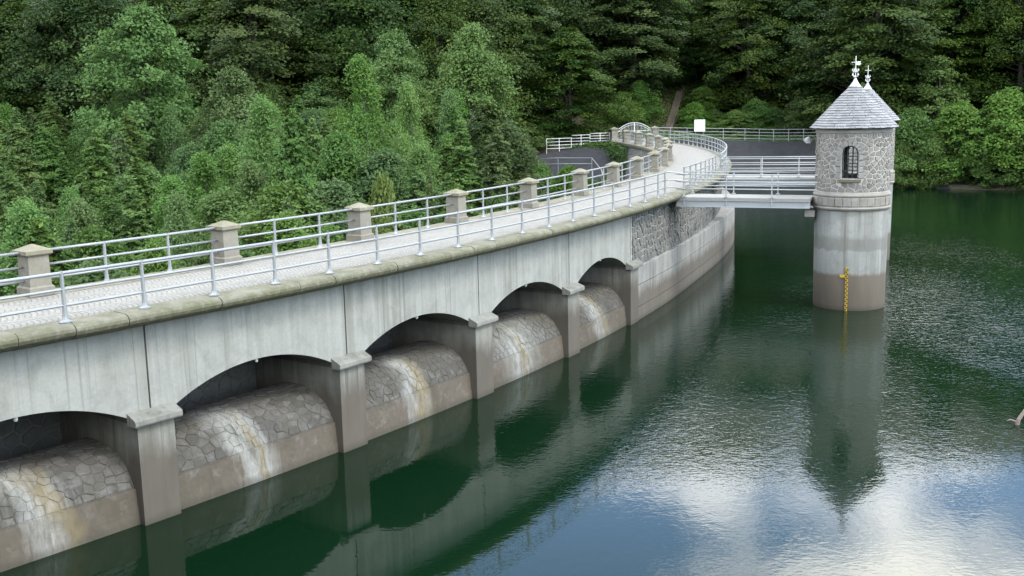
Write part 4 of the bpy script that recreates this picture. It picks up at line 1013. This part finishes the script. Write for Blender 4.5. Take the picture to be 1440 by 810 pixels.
# young plantation below the dam
for row in range(16):
    y0 = 42 + row * 4.1
    x = -0.53 * y0 - 6
    while x < 8:
        X, Y = x + tr.uniform(-1.3, 1.3), y0 + tr.uniform(-1.6, 1.6); x += tr.uniform(2.8, 4.2)
        r, th = polar(X, Y)
        if r > 104.5 or not free(X, Y, 2.1): continue
        if (Y > 84 and X > -4) or (Y > 64 and X > 0): continue
        g = float(height(X, Y)); zt = np.interp(Y, [42, 62, 85, 108], [3.6, 5.0, 8.6, 11.5]) + tr.uniform(-1.8, 1.5); h = max(6.5, zt - g)
        q = tr.random()
        cut = .74 if X < -17 - (Y - 45) * .22 else .30
        if q < cut: tree('larch', X, Y, h, h * tr.uniform(.20, .28), 'young feathery larch ' + ('close behind the walkway parapet' if Y < 64 else 'on the upper slope below the beech wood'), 'young larches ' + ('behind the parapet' if Y < 64 else 'on the upper slope'))
        elif q < cut + (.14 if cut > .5 else .34): tree('birch', X, Y, h, h * tr.uniform(.16, .2), 'young pale birch ' + ('close behind the walkway parapet' if Y < 64 else 'on the upper slope below the beech wood'), 'young birches ' + ('behind the parapet' if Y < 64 else 'on the upper slope'))
        else: tree('maple', X, Y, h * .95, h * tr.uniform(.28, .36), 'young broadleaf tree ' + ('close behind the walkway parapet' if Y < 64 else 'on the upper slope below the beech wood'), 'young broadleaf trees ' + ('behind the parapet' if Y < 64 else 'on the upper slope'), name='broadleaf_tree')
# old beech wood on the hill
for row in range(10):
    y0 = 106 + row * 6.2
    x = -0.56 * y0 - 6
    while x < .58 * y0 + 8:
        X, Y = x + tr.uniform(-1.8, 1.8), y0 + tr.uniform(-2, 2); x += tr.uniform(5.6, 8.0)
        d = Y - float(yshore(X))
        if X > 2 and d < (17.5 if X < 40 else 9): continue
        if X > 2 and X < 14 and Y < 128: continue
        if abs(X - (18.2 + (Y - 127) * .27)) < 1.7 and Y < 132: continue
        if not free(X, Y, 4.2): continue
        h = tr.uniform(15.5, 20) * (1.0 if Y < 140 else .86)
        lb, gp_ = (('tall dark beech in the wood behind the lakeside bushes and towers', 'beeches behind the lakeside bushes') if X > 31 else
                  ('tall dark beech in the wood above the bank railing and arched gate', 'beeches above the bank railing') if X > 3 else
                  ('tall dark beech in the hillside wood behind the young plantation', 'beeches behind the plantation'))
        tree('beech', X, Y, h, h * tr.uniform(.30, .38), lb, gp_)
# ivy on the wall end and grass tufts
rg = np.random.default_rng(3); n = 5200
u = rg.random(n); k_ = rg.random(n)
top_ = np.array([[5.9, 115.3, 4.6], [8.5, 116.0, 5.0], [10.6, 115.4, 5.05], [11.4, 111.8, 5.0], [11.9, 108.2, 4.85]])
ax = np.stack([np.interp(u, lin(0, 1, 5), top_[:, j]) for j in range(3)], 1)
dep = np.interp(u, [0, .3, .6, .8, 1], [.8, 1.4, 2.2, 3.4, 3.6]); nrm = np.stack([-.6 + 0 * u, -.75 + 0 * u, .6 + 0 * u], 1)
pos = ax + np.stack([-.45 * k_ * dep * .5, -.5 * k_ * dep * .5, -k_ * dep], 1) + rg.normal(size=(n, 3)) * [.25, .25, .16]
me = leaf_mesh('ivy_plant', pos, nrm + rg.normal(size=(n, 3)) * .5, rg.uniform(.16, .3, n), .8, rg, M['ivy'])
tag(put('ivy_plant', me, None), 'green ivy spilling over the wall end under the stepped railing', 'ivy')
def tufts(name, n, fx, mat, size, seed):
    rg = np.random.default_rng(seed); P = fx(rg, n); return stuff(put(name, leaf_mesh(name, P + np.stack([0 * P[:, 0], 0 * P[:, 0], size * .3 + 0 * P[:, 0]], 1), rg.normal(size=(n, 3)) * [1, 1, .35], rg.uniform(.6, 1.3, n) * size, .3, rg, mat), None))
def verge_pts(rg, n):
    x = rg.uniform(15, 46, n); q = rg.uniform(.2, 7.5, n); y = yshore(x) + emb(x) + q; return np.stack([x, y, zroad(x) + np.interp(q, [0, 2.5, 6.5, 8], [0, .25, .55, .6])], 1)
def hill_pts(rg, n):
    x = rg.uniform(8, 46, n); y = 124 + rg.random(n) * 26; k = (y - yshore(x) - emb(x)) > 5; x, y = x[k], y[k]
    return np.stack([x, y, height(x, y)], 1)
tufts('verge_grass', 9000, verge_pts, M['ivy'], .32, 8)
rg = np.random.default_rng(9); hpnts = hill_pts(rg, 26000)
stuff(put('undergrowth', leaf_mesh('undergrowth', hpnts + [0, 0, .12], rg.normal(size=(len(hpnts), 3)) * [1, 1, .8], rg.uniform(.2, .42, len(hpnts)), .5, rg, M['beech']), None))['label'] = 'ferns and seedlings on the wooded bank'
for nm in ('verge_grass',): bpy.data.objects[nm]['label'] = 'rough grass on the verge behind the long railing'
